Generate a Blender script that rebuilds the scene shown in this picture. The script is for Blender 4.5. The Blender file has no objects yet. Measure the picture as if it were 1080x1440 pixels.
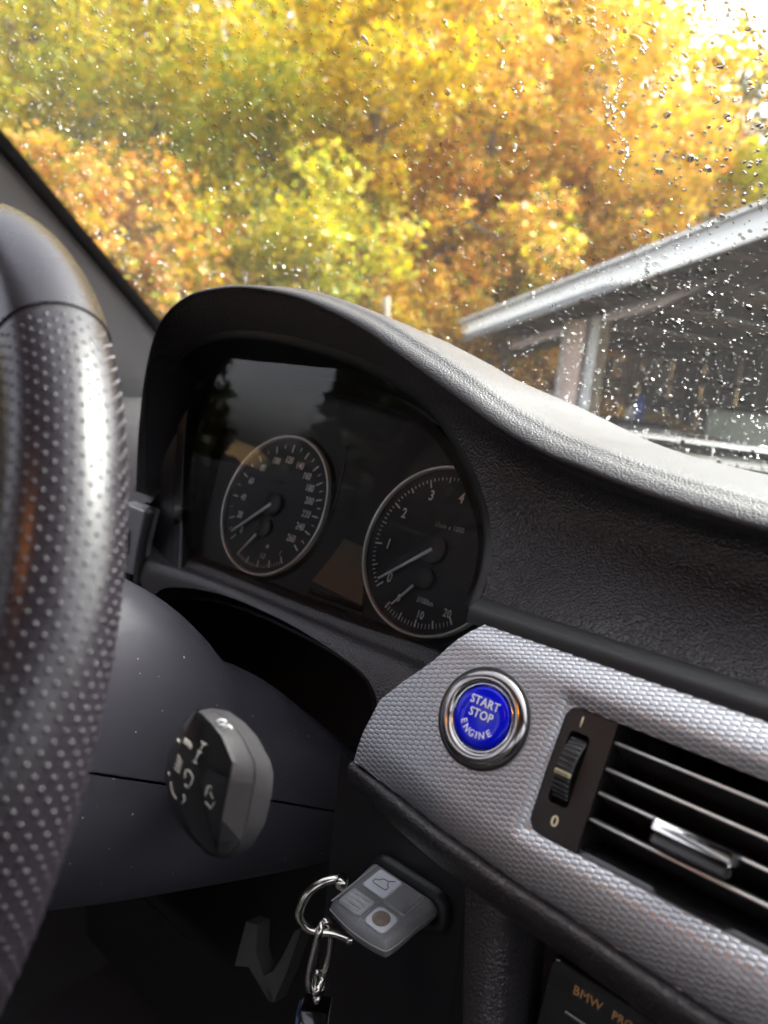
import bpy, bmesh, math, random
import numpy as np
from mathutils import Matrix, Vector
random.seed(7); RNG = np.random.default_rng(11)
SC = bpy.context.scene
COL = SC.collection
R = math.radians
# ------------------------------------------------------------------ camera
# cabin frame: origin at the tachometer centre, X right, Y forward, Z up; ground at z = -0.95
CAM = np.array([0.29087872, -0.40393221, 0.11099877])
CM = np.array([[0.7521134019, 0.1921301773, -0.6304057627],
               [0.6510262686, -0.0679407368, 0.7560085012],
               [0.1024218153, -0.9790148371, -0.1761809311]])   # columns: right, down, view
FPX = 1040.0
cd = bpy.data.cameras.new('camera'); cam = bpy.data.objects.new('camera', cd); COL.objects.link(cam)
cd.sensor_fit = 'VERTICAL'; cd.sensor_height = 36.0; cd.lens = FPX / 1440 * 36.0
cd.clip_start = 0.01; cd.clip_end = 800
cam.matrix_world = Matrix(((CM[0,0], -CM[0,1], -CM[0,2], CAM[0]), (CM[1,0], -CM[1,1], -CM[1,2], CAM[1]),
                           (CM[2,0], -CM[2,1], -CM[2,2], CAM[2]), (0, 0, 0, 1)))
cd.dof.use_dof = True; cd.dof.focus_distance = 0.42; cd.dof.aperture_fstop = 7.4
SC.camera = cam
# ------------------------------------------------------------------ sky, sun, exposure
SUN_EL, SUN_AZ = R(48), R(25)          # azimuth measured from +Y towards +X
w = bpy.data.worlds.new('World'); SC.world = w; w.use_nodes = True
nt = w.node_tree; nt.nodes.clear()
sky = nt.nodes.new('ShaderNodeTexSky'); sky.sky_type = 'NISHITA'; sky.sun_disc = False
sky.sun_elevation = SUN_EL; sky.sun_rotation = SUN_AZ; sky.air_density = 1.0; sky.dust_density = 6.0; sky.ozone_density = 1.0
hs = nt.nodes.new('ShaderNodeHueSaturation'); hs.inputs['Saturation'].default_value = 0.26; hs.inputs['Hue'].default_value = 0.545
bg = nt.nodes.new('ShaderNodeBackground'); bg.inputs['Strength'].default_value = 0.15
wo = nt.nodes.new('ShaderNodeOutputWorld')
nt.links.new(sky.outputs[0], hs.inputs['Color']); nt.links.new(hs.outputs[0], bg.inputs['Color']); nt.links.new(bg.outputs[0], wo.inputs['Surface'])
sl = bpy.data.lights.new('sun', 'SUN'); so = bpy.data.objects.new('sun', sl); COL.objects.link(so)
sl.energy = 1.2; sl.angle = R(25); sl.color = (1.0, 0.97, 0.93)
sd = Vector((math.sin(SUN_AZ) * math.cos(SUN_EL), math.cos(SUN_AZ) * math.cos(SUN_EL), math.sin(SUN_EL)))
so.rotation_euler = sd.to_track_quat('Z', 'Y').to_euler()
SC.view_settings.view_transform = 'Standard'; SC.view_settings.look = 'None'
SC.view_settings.exposure = 2.4; SC.view_settings.gamma = 1.0
SC.cycles.use_denoising = True; SC.cycles.use_adaptive_sampling = True; SC.cycles.adaptive_threshold = 0.03
SC.cycles.max_bounces = 7; SC.cycles.diffuse_bounces = 3; SC.cycles.glossy_bounces = 4; SC.cycles.transparent_max_bounces = 16; SC.cycles.transmission_bounces = 6
SC.cycles.sample_clamp_indirect = 6.0; SC.cycles.blur_glossy = 0.6
SC.cycles.caustics_reflective = False; SC.cycles.caustics_refractive = False

# ------------------------------------------------------------------ geometry helpers
def A(*p): return np.array(p, float)
def ray(u, v): return CM @ np.array([(u - 540) / FPX, (v - 720) / FPX, 1.0])
def at(u, v, p0, n):
    d = ray(u, v); n = np.asarray(n, float); p0 = np.asarray(p0, float)
    return CAM + d * ((p0 - CAM) @ n) / (d @ n)
def atY(u, v, y): return at(u, v, (0, y, 0), (0, 1, 0))
def atD(u, v, d): return CAM + ray(u, v) * d

class Fr:
    """a local frame: origin and three axes"""
    def __init__(s, o, x, y, z=None):
        s.o = np.asarray(o, float); s.x = np.asarray(x, float); s.y = np.asarray(y, float)
        s.z = np.cross(s.x, s.y) if z is None else np.asarray(z, float)
    def __call__(s, a, b, c=0.0): return s.o + s.x * a + s.y * b + s.z * c
    def inv(s, p): q = np.asarray(p) - s.o; return np.array([q @ s.x, q @ s.y, q @ s.z])
    def moved(s, a, b, c=0.0): return Fr(s(a, b, c), s.x, s.y, s.z)
    def turned(s, ang):
        c, k = math.cos(ang), math.sin(ang)
        return Fr(s.o, s.x * c + s.y * k, s.y * c - s.x * k, s.z)

OFF = {}
def link(o, parent, world):
    COL.objects.link(o)
    if parent is not None: o.parent = parent
    OFF[o] = world
def thing(name, label, cat, loc, group=None):
    o = bpy.data.objects.new(name, None); o.empty_display_size = 0.02
    o.location = loc; link(o, None, np.asarray(loc, float))
    o['label'] = label; o['category'] = cat
    if group: o['group'] = group
    return o
def tag(o, label, cat, group=None):
    o['label'] = label; o['category'] = cat
    if group: o['group'] = group
    return o
def obj(name, verts, faces, mat, parent=None, smooth=True, kind=None, autosmooth=None, origin=None):
    v = np.asarray(verts, float)
    off = OFF[parent] if parent is not None else (np.asarray(origin, float) if origin is not None else np.zeros(3))
    me = bpy.data.meshes.new(name)
    me.from_pydata((v - off).tolist(), [], faces)
    if mat is not None: me.materials.append(mat)
    me.update()
    if smooth:
        me.polygons.foreach_set('use_smooth', np.ones(len(me.polygons), bool))
        if autosmooth:
            try: me.set_sharp_from_angle(angle=R(autosmooth))
            except Exception: pass
    o = bpy.data.objects.new(name, me)
    if parent is None and origin is not None: o.location = origin
    link(o, parent, off)
    if kind: o['kind'] = kind
    return o
class MB:
    """collects verts and faces for one mesh"""
    def __init__(s): s.v = []; s.f = []
    def add(s, verts, faces):
        k = len(s.v); s.v += [tuple(map(float, p)) for p in verts]; s.f += [tuple(i + k for i in f) for f in faces]
    def grid(s, rows, cu=False, cv=False, flip=False):
        nr, nc = len(rows), len(rows[0]); V = [p for r_ in rows for p in r_]; F = []
        for i in range(nr if cv else nr - 1):
            for j in range(nc if cu else nc - 1):
                q = (i * nc + j, i * nc + (j + 1) % nc, ((i + 1) % nr) * nc + (j + 1) % nc, ((i + 1) % nr) * nc + j)
                F.append(q[::-1] if flip else q)
        s.add(V, F)
    def poly(s, pts): s.add(pts, [tuple(range(len(pts)))])
    def box(s, fr, x0, x1, y0, y1, z0, z1, bev=0.0):
        b = min(bev, (x1 - x0) / 2.01, (y1 - y0) / 2.01, (z1 - z0) / 2.01)
        if b <= 0:
            P = [fr(x, y, z) for z in (z0, z1) for y in (y0, y1) for x in (x0, x1)]
            s.add(P, [(0, 2, 3, 1), (4, 5, 7, 6), (0, 1, 5, 4), (2, 6, 7, 3), (0, 4, 6, 2), (1, 3, 7, 5)]); return
        P = []; idx = {}
        for i, x in enumerate((x0, x1)):
            for j, y in enumerate((y0, y1)):
                for k, z in enumerate((z0, z1)):
                    sx, sy, sz = (b if i == 0 else -b), (b if j == 0 else -b), (b if k == 0 else -b)
                    for a, q in enumerate(((x, y + sy, z + sz), (x + sx, y, z + sz), (x + sx, y + sy, z))):
                        idx[i, j, k, a] = len(P); P.append(fr(*q))
        F = []
        g = lambda i, j, k, a: idx[i, j, k, a]
        for i in (0, 1): F.append(tuple(g(i, j, k, 0) for j, k in ((0, 0), (0, 1), (1, 1), (1, 0))))
        for j in (0, 1): F.append(tuple(g(i, j, k, 1) for i, k in ((0, 0), (1, 0), (1, 1), (0, 1))))
        for k in (0, 1): F.append(tuple(g(i, j, k, 2) for i, j in ((0, 0), (0, 1), (1, 1), (1, 0))))
        for i in (0, 1):
            for j in (0, 1): F.append((g(i, j, 0, 0), g(i, j, 1, 0), g(i, j, 1, 1), g(i, j, 0, 1)))
            for k in (0, 1): F.append((g(i, 0, k, 0), g(i, 1, k, 0), g(i, 1, k, 2), g(i, 0, k, 2)))
        for j in (0, 1):
            for k in (0, 1): F.append((g(0, j, k, 1), g(1, j, k, 1), g(1, j, k, 2), g(0, j, k, 2)))
        for i in (0, 1):
            for j in (0, 1):
                for k in (0, 1): F.append((g(i, j, k, 0), g(i, j, k, 1), g(i, j, k, 2)))
        s.add(P, F)
    def prism(s, fr, outline, z0, z1, bev=0.0):
        """outline: list of (x, y) in the frame; solid from z0 to z1 with a bevelled top"""
        n = len(outline); c = np.mean(np.array(outline), 0)
        rows = [[fr(x, y, z0) for x, y in outline]]
        if bev > 0:
            rows.append([fr(x, y, z1 - bev) for x, y in outline])
            ins = inset(outline, bev * 0.3); rows.append([fr(x, y, z1 - bev * 0.3) for x, y in ins])
            ins = inset(outline, bev); rows.append([fr(x, y, z1) for x, y in ins])
        else: rows.append([fr(x, y, z1) for x, y in outline])
        s.grid(rows, cu=True); k = len(s.v)
        s.f.append(tuple(range(k - n, k))); s.f.append(tuple(range(k - n * len(rows), k - n * (len(rows) - 1)))[::-1])
    def tube(s, pts, rad, n=10, closed=False, caps=True):
        pts = [np.asarray(p, float) for p in pts]; m = len(pts)
        rads = rad if hasattr(rad, '__len__') else [rad] * m
        rows = []; prev = None
        for i in range(m):
            a = pts[i - 1] if (i > 0 or closed) else pts[i]; b = pts[(i + 1) % m] if (i < m - 1 or closed) else pts[i]
            t = (b - a) / (np.linalg.norm(b - a) + 1e-12)
            if prev is None:
                h = A(0, 0, 1) if abs(t[2]) < .9 else A(1, 0, 0); x = np.cross(t, h)
            else: x = prev - t * (prev @ t)
            x /= np.linalg.norm(x) + 1e-12; y = np.cross(t, x); prev = x
            rows.append([pts[i] + rads[i] * (x * math.cos(q) + y * math.sin(q)) for q in np.linspace(0, 2 * math.pi, n + 1)[:-1]])
        s.grid(rows, cu=True, cv=closed); k = len(s.v)
        if caps and not closed: s.f.append(tuple(range(k - n, k))); s.f.append(tuple(range(k - n * m, k - n * (m - 1)))[::-1])
    def lathe(s, fr, prof, n=48, ang0=0, ang1=2 * math.pi):
        """prof: list of (radius, z); axis is the frame's z"""
        full = abs(ang1 - ang0 - 2 * math.pi) < 1e-6
        th = np.linspace(ang0, ang1, n + 1); th = th[:-1] if full else th
        s.grid([[fr(r_ * math.cos(t), r_ * math.sin(t), z) for t in th] for r_, z in prof], cu=full)
    def build(s, name, mat, parent=None, **kw): return obj(name, s.v, s.f, mat, parent, **kw)
def inset(o, d):
    P = np.array(o, float); n = len(P); out = []
    area = 0.5 * sum(P[i - 1][0] * P[i][1] - P[i][0] * P[i - 1][1] for i in range(n)); sg = 1 if area > 0 else -1
    for i in range(n):
        a = P[i] - P[i - 1]; b = P[(i + 1) % n] - P[i]
        na = np.array([-a[1], a[0]]) / (np.linalg.norm(a) + 1e-12); nb = np.array([-b[1], b[0]]) / (np.linalg.norm(b) + 1e-12)
        m = na + nb; m /= max(np.linalg.norm(m), 1e-6); c = max(0.45, m @ na)
        out.append(tuple(P[i] + sg * m * d / c))
    return out
def rrect(x0, x1, y0, y1, r, n=5):
    o = []
    for cx, cy, a in ((x1 - r, y1 - r, 0), (x0 + r, y1 - r, 90), (x0 + r, y0 + r, 180), (x1 - r, y0 + r, 270)):
        for t in np.linspace(a, a + 90, n): o.append((cx + r * math.cos(R(t)), cy + r * math.sin(R(t))))
    return o
def catmull(pts, sub, closed=False):
    P = [np.asarray(p, float) for p in pts]; n = len(P); out = []
    rng = range(n) if closed else range(n - 1)
    for i in rng:
        p1, p2 = P[i], P[(i + 1) % n]
        p0 = P[i - 1] if (i > 0 or closed) else 2 * p1 - p2
        p3 = P[(i + 2) % n] if (i + 2 < n or closed) else 2 * p2 - p1
        for k in range(sub):
            t = k / sub
            out.append(0.5 * ((2 * p1) + (-p0 + p2) * t + (2 * p0 - 5 * p1 + 4 * p2 - p3) * t * t + (-p0 + 3 * p1 - 3 * p2 + p3) * t ** 3))
    if not closed: out.append(P[-1])
    return out
def loft(rows, su=4, sv=3):
    R1 = [catmull(r_, su) for r_ in rows]; nc = len(R1[0])
    cols = [catmull([R1[i][j] for i in range(len(R1))], sv) for j in range(nc)]
    return [[cols[j][i] for j in range(nc)] for i in range(len(cols[0]))]
def text(name, s, size, fr, mat, parent, depth=0.00015, align='CENTER', bold=0.0, shear=0.0, sx=1.0):
    cu = bpy.data.curves.new(name, 'FONT'); cu.body = s; cu.size = size; cu.align_x = align; cu.align_y = 'CENTER'
    cu.resolution_u = 3; cu.space_character = 1.06; cu.offset = bold; cu.shear = shear; cu.extrude = depth
    tmp = bpy.data.objects.new('tmp', cu); COL.objects.link(tmp)
    dg = bpy.context.evaluated_depsgraph_get(); me = bpy.data.meshes.new_from_object(tmp.evaluated_get(dg))
    bpy.data.objects.remove(tmp); bpy.data.curves.remove(cu)
    n = len(me.vertices); co = np.empty(n * 3); me.vertices.foreach_get('co', co); co = co.reshape(-1, 3)
    off = OFF[parent]
    W = fr.o + co[:, :1] * sx * fr.x + co[:, 1:2] * fr.y + co[:, 2:3] * fr.z - off
    me.vertices.foreach_set('co', W.ravel()); me.materials.clear(); me.materials.append(mat); me.update()
    me.name = name; o = bpy.data.objects.new(name, me); link(o, parent, off); return o
def fast_mesh(name, V, loops, per, mat, parent=None, uvs=None, colors=None, smooth=False, origin=None):
    me = bpy.data.meshes.new(name); V = np.asarray(V, np.float32)
    off = OFF[parent] if parent is not None else (np.asarray(origin, float) if origin is not None else np.zeros(3))
    V = V - off.astype(np.float32); loops = np.asarray(loops, np.int32).ravel(); nf = len(loops) // per
    me.vertices.add(len(V)); me.vertices.foreach_set('co', V.ravel())
    me.loops.add(len(loops)); me.loops.foreach_set('vertex_index', loops)
    me.polygons.add(nf); me.polygons.foreach_set('loop_start', np.arange(0, nf * per, per, dtype=np.int32))
    if smooth: me.polygons.foreach_set('use_smooth', np.ones(nf, bool))
    if colors is not None:
        ca = me.color_attributes.new('tint', 'FLOAT_COLOR', 'POINT'); ca.data.foreach_set('color', np.asarray(colors, np.float32).ravel())
    me.materials.append(mat); me.update(calc_edges=True); me.validate()
    o = bpy.data.objects.new(name, me)
    if parent is None and origin is not None: o.location = origin
    link(o, parent, off); return o

# ------------------------------------------------------------------ materials
def new_mat(name):
    m = bpy.data.materials.new(name); m.use_nodes = True; t = m.node_tree
    return m, t, t.nodes['Principled BSDF']
def plain(name, col, rough=0.5, metal=0.0, spec=0.5, coat=0.0, noise=0.0, nscale=60.0, bump=0.0, bscale=900.0, rvar=0.0, dust=0.0, dscale=170.0):
    m, t, b = new_mat(name)
    b.inputs['Base Color'].default_value = (*col, 1); b.inputs['Roughness'].default_value = rough
    b.inputs['Metallic'].default_value = metal; b.inputs['Specular IOR Level'].default_value = spec
    b.inputs['Coat Weight'].default_value = coat; b.inputs['Coat Roughness'].default_value = 0.08
    tc = t.nodes.new('ShaderNodeTexCoord')
    if noise > 0:
        n = t.nodes.new('ShaderNodeTexNoise'); n.inputs['Scale'].default_value = nscale; n.inputs['Detail'].default_value = 5
        t.links.new(tc.outputs['Object'], n.inputs['Vector'])
        r = t.nodes.new('ShaderNodeMix'); r.data_type = 'RGBA'; r.inputs['A'].default_value = (*[c * (1 - noise) for c in col], 1); r.inputs['B'].default_value = (*[min(1, c * (1 + noise)) for c in col], 1)
        t.links.new(n.outputs['Fac'], r.inputs['Factor']); t.links.new(r.outputs['Result'], b.inputs['Base Color'])
    if dust > 0:   # a few bright specks of dust lying on the plastic
        vo = t.nodes.new('ShaderNodeTexVoronoi'); vo.inputs['Scale'].default_value = dscale; t.links.new(tc.outputs['Object'], vo.inputs['Vector'])
        sx = t.nodes.new('ShaderNodeSeparateColor'); t.links.new(vo.outputs['Color'], sx.inputs[0])
        k1 = t.nodes.new('ShaderNodeMath'); k1.operation = 'MULTIPLY'; k1.inputs[1].default_value = dust; t.links.new(sx.outputs[0], k1.inputs[0])
        k3 = t.nodes.new('ShaderNodeMath'); k3.operation = 'POWER'; k3.inputs[1].default_value = 4.0; t.links.new(sx.outputs[1], k3.inputs[0])
        k4 = t.nodes.new('ShaderNodeMath'); k4.operation = 'MULTIPLY'; t.links.new(k1.outputs[0], k4.inputs[0]); t.links.new(k3.outputs[0], k4.inputs[1])
        k2 = t.nodes.new('ShaderNodeMath'); k2.operation = 'LESS_THAN'; t.links.new(vo.outputs['Distance'], k2.inputs[0]); t.links.new(k4.outputs[0], k2.inputs[1])
        dm = t.nodes.new('ShaderNodeMix'); dm.data_type = 'RGBA'; dm.inputs['A'].default_value = (*col, 1); dm.inputs['B'].default_value = (.45, .45, .45, 1)
        t.links.new(k2.outputs[0], dm.inputs['Factor']); t.links.new(dm.outputs['Result'], b.inputs['Base Color'])
    if rvar > 0:
        n2 = t.nodes.new('ShaderNodeTexNoise'); n2.inputs['Scale'].default_value = nscale * .6; n2.inputs['Detail'].default_value = 4
        t.links.new(tc.outputs['Object'], n2.inputs['Vector'])
        mr = t.nodes.new('ShaderNodeMapRange'); mr.inputs['To Min'].default_value = rough - rvar; mr.inputs['To Max'].default_value = rough + rvar
        t.links.new(n2.outputs['Fac'], mr.inputs['Value']); t.links.new(mr.outputs['Result'], b.inputs['Roughness'])
    if bump > 0:
        n3 = t.nodes.new('ShaderNodeTexNoise'); n3.inputs['Scale'].default_value = bscale; n3.inputs['Detail'].default_value = 3
        t.links.new(tc.outputs['Object'], n3.inputs['Vector'])
        bp = t.nodes.new('ShaderNodeBump'); bp.inputs['Strength'].default_value = bump; bp.inputs['Distance'].default_value = 0.0004
        t.links.new(n3.outputs['Fac'], bp.inputs['Height']); t.links.new(bp.outputs['Normal'], b.inputs['Normal'])
    return m
def leather(name, col, rough, cell=2.2e-3, depth=0.0006, strength=0.8, stretch=(1, 1, 1), spec=0.5, dust=0.0, sheen=0.0):
    """moulded leather grain: smooth Voronoi cells broken by noise, as bump only"""
    m, t, b = new_mat(name)
    b.inputs['Base Color'].default_value = (*col, 1); b.inputs['Roughness'].default_value = rough; b.inputs['Specular IOR Level'].default_value = spec
    b.inputs['Sheen Weight'].default_value = sheen; b.inputs['Sheen Roughness'].default_value = 0.35; b.inputs['Sheen Tint'].default_value = (1, .97, 1, 1)
    tc = t.nodes.new('ShaderNodeTexCoord'); mp = t.nodes.new('ShaderNodeMapping'); mp.inputs['Scale'].default_value = stretch
    t.links.new(tc.outputs['Object'], mp.inputs['Vector'])
    n = t.nodes.new('ShaderNodeTexNoise'); n.inputs['Scale'].default_value = 0.6 / cell; n.inputs['Detail'].default_value = 2
    t.links.new(mp.outputs[0], n.inputs['Vector'])
    ad = t.nodes.new('ShaderNodeMix'); ad.data_type = 'VECTOR'; ad.inputs['Factor'].default_value = cell * 0.9
    sc = t.nodes.new('ShaderNodeVectorMath'); sc.operation = 'MULTIPLY_ADD'; sc.inputs[1].default_value = (cell * 1.1,) * 3
    t.links.new(n.outputs['Color'], sc.inputs[0]); t.links.new(mp.outputs[0], sc.inputs[2])
    vo = t.nodes.new('ShaderNodeTexVoronoi'); vo.feature = 'F1'; vo.inputs['Scale'].default_value = 1 / cell
    t.links.new(sc.outputs[0], vo.inputs['Vector'])
    bp = t.nodes.new('ShaderNodeBump'); bp.invert = True; bp.inputs['Strength'].default_value = strength; bp.inputs['Distance'].default_value = depth
    t.links.new(vo.outputs['Distance'], bp.inputs['Height']); t.links.new(bp.outputs['Normal'], b.inputs['Normal'])
    if dust > 0:
        d = t.nodes.new('ShaderNodeTexNoise'); d.inputs['Scale'].default_value = 420; d.inputs['Detail'].default_value = 1
        t.links.new(tc.outputs['Object'], d.inputs['Vector'])
        cr = t.nodes.new('ShaderNodeValToRGB'); cr.color_ramp.elements[0].position = 0.76; cr.color_ramp.elements[0].color = (*col, 1)
        cr.color_ramp.elements[1].position = 0.80; cr.color_ramp.elements[1].color = (dust, dust, dust, 1)
        t.links.new(d.outputs['Fac'], cr.inputs['Fac']); t.links.new(cr.outputs['Color'], b.inputs['Base Color'])
    return m
def thin_glass(name, tint=(1, 1, 1), ior=1.5, rough=0.0, film=0.0):
    m = bpy.data.materials.new(name); m.use_nodes = True; t = m.node_tree; t.nodes.clear()
    fr = t.nodes.new('ShaderNodeFresnel'); fr.inputs['IOR'].default_value = ior
    tr = t.nodes.new('ShaderNodeBsdfTransparent'); tr.inputs['Color'].default_value = (*tint, 1)
    gl = t.nodes.new('ShaderNodeBsdfGlossy'); gl.inputs['Roughness'].default_value = rough
    mx = t.nodes.new('ShaderNodeMixShader'); o = t.nodes.new('ShaderNodeOutputMaterial')
    t.links.new(fr.outputs[0], mx.inputs[0]); t.links.new(tr.outputs[0], mx.inputs[1]); t.links.new(gl.outputs[0], mx.inputs[2]); t.links.new(mx.outputs[0], o.inputs['Surface'])
    if film > 0:   # a thin film of road dirt and mist that scatters a little daylight
        tl = t.nodes.new('ShaderNodeBsdfTranslucent'); tl.inputs['Color'].default_value = (.9, .9, .9, 1); m2 = t.nodes.new('ShaderNodeMixShader'); m2.inputs[0].default_value = film
        t.links.new(mx.outputs[0], m2.inputs[1]); t.links.new(tl.outputs[0], m2.inputs[2]); t.links.new(m2.outputs[0], o.inputs['Surface'])
    return m
def water(name):
    m = bpy.data.materials.new(name); m.use_nodes = True; t = m.node_tree; t.nodes.clear()
    g = t.nodes.new('ShaderNodeBsdfGlass'); g.inputs['IOR'].default_value = 1.33; g.inputs['Roughness'].default_value = 0.0
    o = t.nodes.new('ShaderNodeOutputMaterial'); t.links.new(g.outputs[0], o.inputs['Surface']); return m
def leaf_mat(name):
    """leaf colour comes from the 'tint' attribute of each leaf; thin, so it passes light"""
    m = bpy.data.materials.new(name); m.use_nodes = True; t = m.node_tree; t.nodes.clear()
    at_ = t.nodes.new('ShaderNodeAttribute'); at_.attribute_name = 'tint'
    df = t.nodes.new('ShaderNodeBsdfPrincipled'); df.inputs['Roughness'].default_value = 0.5
    tl = t.nodes.new('ShaderNodeBsdfTranslucent'); mx = t.nodes.new('ShaderNodeMixShader'); mx.inputs[0].default_value = 0.45
    o = t.nodes.new('ShaderNodeOutputMaterial')
    t.links.new(at_.outputs['Color'], df.inputs['Base Color']); t.links.new(at_.outputs['Color'], tl.inputs['Color'])
    t.links.new(df.outputs[0], mx.inputs[1]); t.links.new(tl.outputs[0], mx.inputs[2]); t.links.new(mx.outputs[0], o.inputs['Surface']); return m
M = {}
M['pad'] = leather('dash_leather', (0.030, 0.027, 0.029), 0.31, cell=1.55e-3, depth=0.00075, strength=1.0, sheen=0.1)
M['pad_top'] = leather('dash_top_leather', (0.022, 0.020, 0.022), 0.46, cell=1.2e-3, depth=0.00035, strength=0.7, sheen=0.08)
M['pad_fine'] = leather('knee_leather', (0.034, 0.031, 0.033), 0.32, cell=1.4e-3, depth=0.0005, strength=0.8)
M['black'] = plain('black_plastic', (0.012, 0.012, 0.013), 0.42, bump=0.15, bscale=2500)
M['matte'] = plain('matte_black_plastic', (0.010, 0.010, 0.011), 0.6, bump=0.15, bscale=2500)
M['shroud'] = plain('column_plastic', (0.050, 0.047, 0.058), 0.33, bump=0.5, bscale=2400, rvar=0.05, nscale=40, dust=.22, dscale=260)
M['satin'] = plain('satin_black', (0.018, 0.018, 0.020), 0.34, bump=0.2, bscale=2600, dust=.14, dscale=140)
M['knob'] = plain('stalk_rubber', (0.026, 0.024, 0.026), 0.42, bump=0.3, bscale=1800, noise=0.15)
M['slat'] = plain('slat_plastic', (0.055, 0.054, 0.056), 0.38, bump=.2, bscale=2500, dust=.2, dscale=300)
M['rib'] = plain('thumb_wheel_rubber', (0.06, 0.058, 0.06), 0.5)
M['gloss'] = plain('gloss_black', (0.008, 0.008, 0.009), 0.12)
M['trim'] = plain('silver_trim', (0.43, 0.43, 0.45), 0.31, metal=0.75, noise=0.05, nscale=200)
M['chrome'] = plain('chrome', (0.75, 0.74, 0.72), 0.10, metal=1.0, rvar=0.03, nscale=300)
M['bezel'] = plain('brushed_bezel', (0.34, 0.32, 0.31), 0.17, metal=1.0, rvar=0.05, nscale=300)
M['steel'] = plain('nickel_steel', (0.55, 0.52, 0.48), 0.16, metal=1.0, rvar=0.05, nscale=200)
M['slatedge'] = plain('slat_edge_silver', (0.80, 0.78, 0.74), 0.30, metal=0.5)
M['ring'] = plain('gauge_ring', (0.97, 0.96, 0.90), 0.24, metal=0.35)
M['blue'] = plain('blue_lacquer', (0.0, 0.004, 0.62), 0.16, spec=.3)
M['white'] = plain('white_print', (0.90, 0.90, 0.90), 0.45)
M['dialtext'] = plain('dial_print', (0.92, 0.90, 0.88), 0.6)
M['dial'] = plain('dial_face', (0.010, 0.010, 0.011), 0.55)
M['disc'] = plain('dial_hub', (0.045, 0.046, 0.044), 0.5)
M['red'] = plain('red_print', (0.55, 0.02, 0.02), 0.5)
M['lcd'] = plain('lcd_brown', (0.13, 0.083, 0.040), 0.5)
M['symbol'] = plain('stalk_print', (0.58, 0.54, 0.47), 0.5)
M['cream'] = plain('cream_print', (0.75, 0.65, 0.42), 0.5)
M['amberprint'] = plain('amber_print', (0.62, 0.36, 0.16), 0.5)
M['pillar'] = leather('pillar_trim', (0.48, 0.48, 0.50), 0.6, cell=1.8e-3, depth=0.0003, strength=0.5)
M['frit'] = plain('black_frit', (0.006, 0.006, 0.006), 0.35)
M['headliner'] = plain('headliner', (0.34, 0.335, 0.33), 0.9)
M['cabin'] = plain('cabin_dark', (0.025, 0.025, 0.027), 0.7)
M['wheel'] = plain('wheel_leather', (0.016, 0.013, 0.017), 0.28, bump=0.12, bscale=1500, rvar=0.04, nscale=90)
M['glass'] = thin_glass('windshield_glass', (0.93, 0.96, 0.94), 1.5, film=.006)
M['lens'] = thin_glass('cluster_lens_glass', (0.99, 0.99, 0.99), 1.38)
M['water'] = water('rain_water')
M['leaf'] = leaf_mat('autumn_leaf')
M['keygrey'] = plain('key_plastic', (0.26, 0.255, 0.26), 0.36, bump=0.3, bscale=1500, noise=0.25, nscale=500)
M['keylight'] = plain('key_button_worn', (0.80, 0.80, 0.86), 0.45, noise=0.1, nscale=300)
M['keymid'] = plain('key_button_grey', (0.48, 0.48, 0.48), 0.4, noise=0.2, nscale=400)
M['worn'] = plain('worn_emblem', (0.28, 0.22, 0.17), 0.35, noise=0.8, nscale=500)
M['bluefob'] = plain('blue_leather', (0.02, 0.05, 0.14), 0.4)

# ================================================================== OUTDOORS
GZ = -0.95
def terrain(x, y):
    """flat drive, then a slope rising ahead and to the left"""
    d = (-x * 0.64 + y * 0.77)
    t = max(0.0, d - 7.0)
    return GZ + 0.42 * t * t / (t + 3.0)
gm, t, b = new_mat('wet_leaf_litter')
tc = t.nodes.new('ShaderNodeTexCoord'); n = t.nodes.new('ShaderNodeTexNoise'); n.inputs['Scale'].default_value = 3.5; n.inputs['Detail'].default_value = 9; t.links.new(tc.outputs['Object'], n.inputs['Vector'])
cr = t.nodes.new('ShaderNodeValToRGB'); e = cr.color_ramp.elements
e[0].position = 0.35; e[0].color = (0.12, 0.08, 0.03, 1); e[1].position = 0.68; e[1].color = (0.62, 0.36, 0.09, 1)
x_ = e.new(0.5); x_.color = (0.36, 0.22, 0.06, 1)
t.links.new(n.outputs['Fac'], cr.inputs['Fac']); t.links.new(cr.outputs['Color'], b.inputs['Base Color']); b.inputs['Roughness'].default_value = 0.8
am, t, b = new_mat('wet_asphalt')
tc = t.nodes.new('ShaderNodeTexCoord'); n = t.nodes.new('ShaderNodeTexNoise'); t.links.new(tc.outputs['Object'], n.inputs['Vector']); n.inputs['Scale'].default_value = 30; n.inputs['Detail'].default_value = 6
cr = t.nodes.new('ShaderNodeValToRGB'); cr.color_ramp.elements[0].color = (0.03, 0.03, 0.03, 1); cr.color_ramp.elements[1].color = (0.09, 0.088, 0.085, 1)
t.links.new(n.outputs['Fac'], cr.inputs['Fac']); t.links.new(cr.outputs['Color'], b.inputs['Base Color']); b.inputs['Roughness'].default_value = 0.35
g = MB(); xs = np.concatenate([np.linspace(-400, -40, 10), np.linspace(-36, 30, 67), np.linspace(40, 400, 10)]); ys = np.concatenate([np.linspace(-400, -20, 10), np.linspace(-16, 50, 67), np.linspace(60, 400, 8)])
g.grid([[A(x, y, min(terrain(x, y), 26 + 0.02 * y)) for x in xs] for y in ys])
g.build('ground', gm, kind='structure')
g = MB(); g.grid([[A(x, y, GZ + 0.004) for x in (-5.5, 0, 30)] for y in (-30, 0, 6.2)]); g.build('driveway', am, kind='structure')

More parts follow.
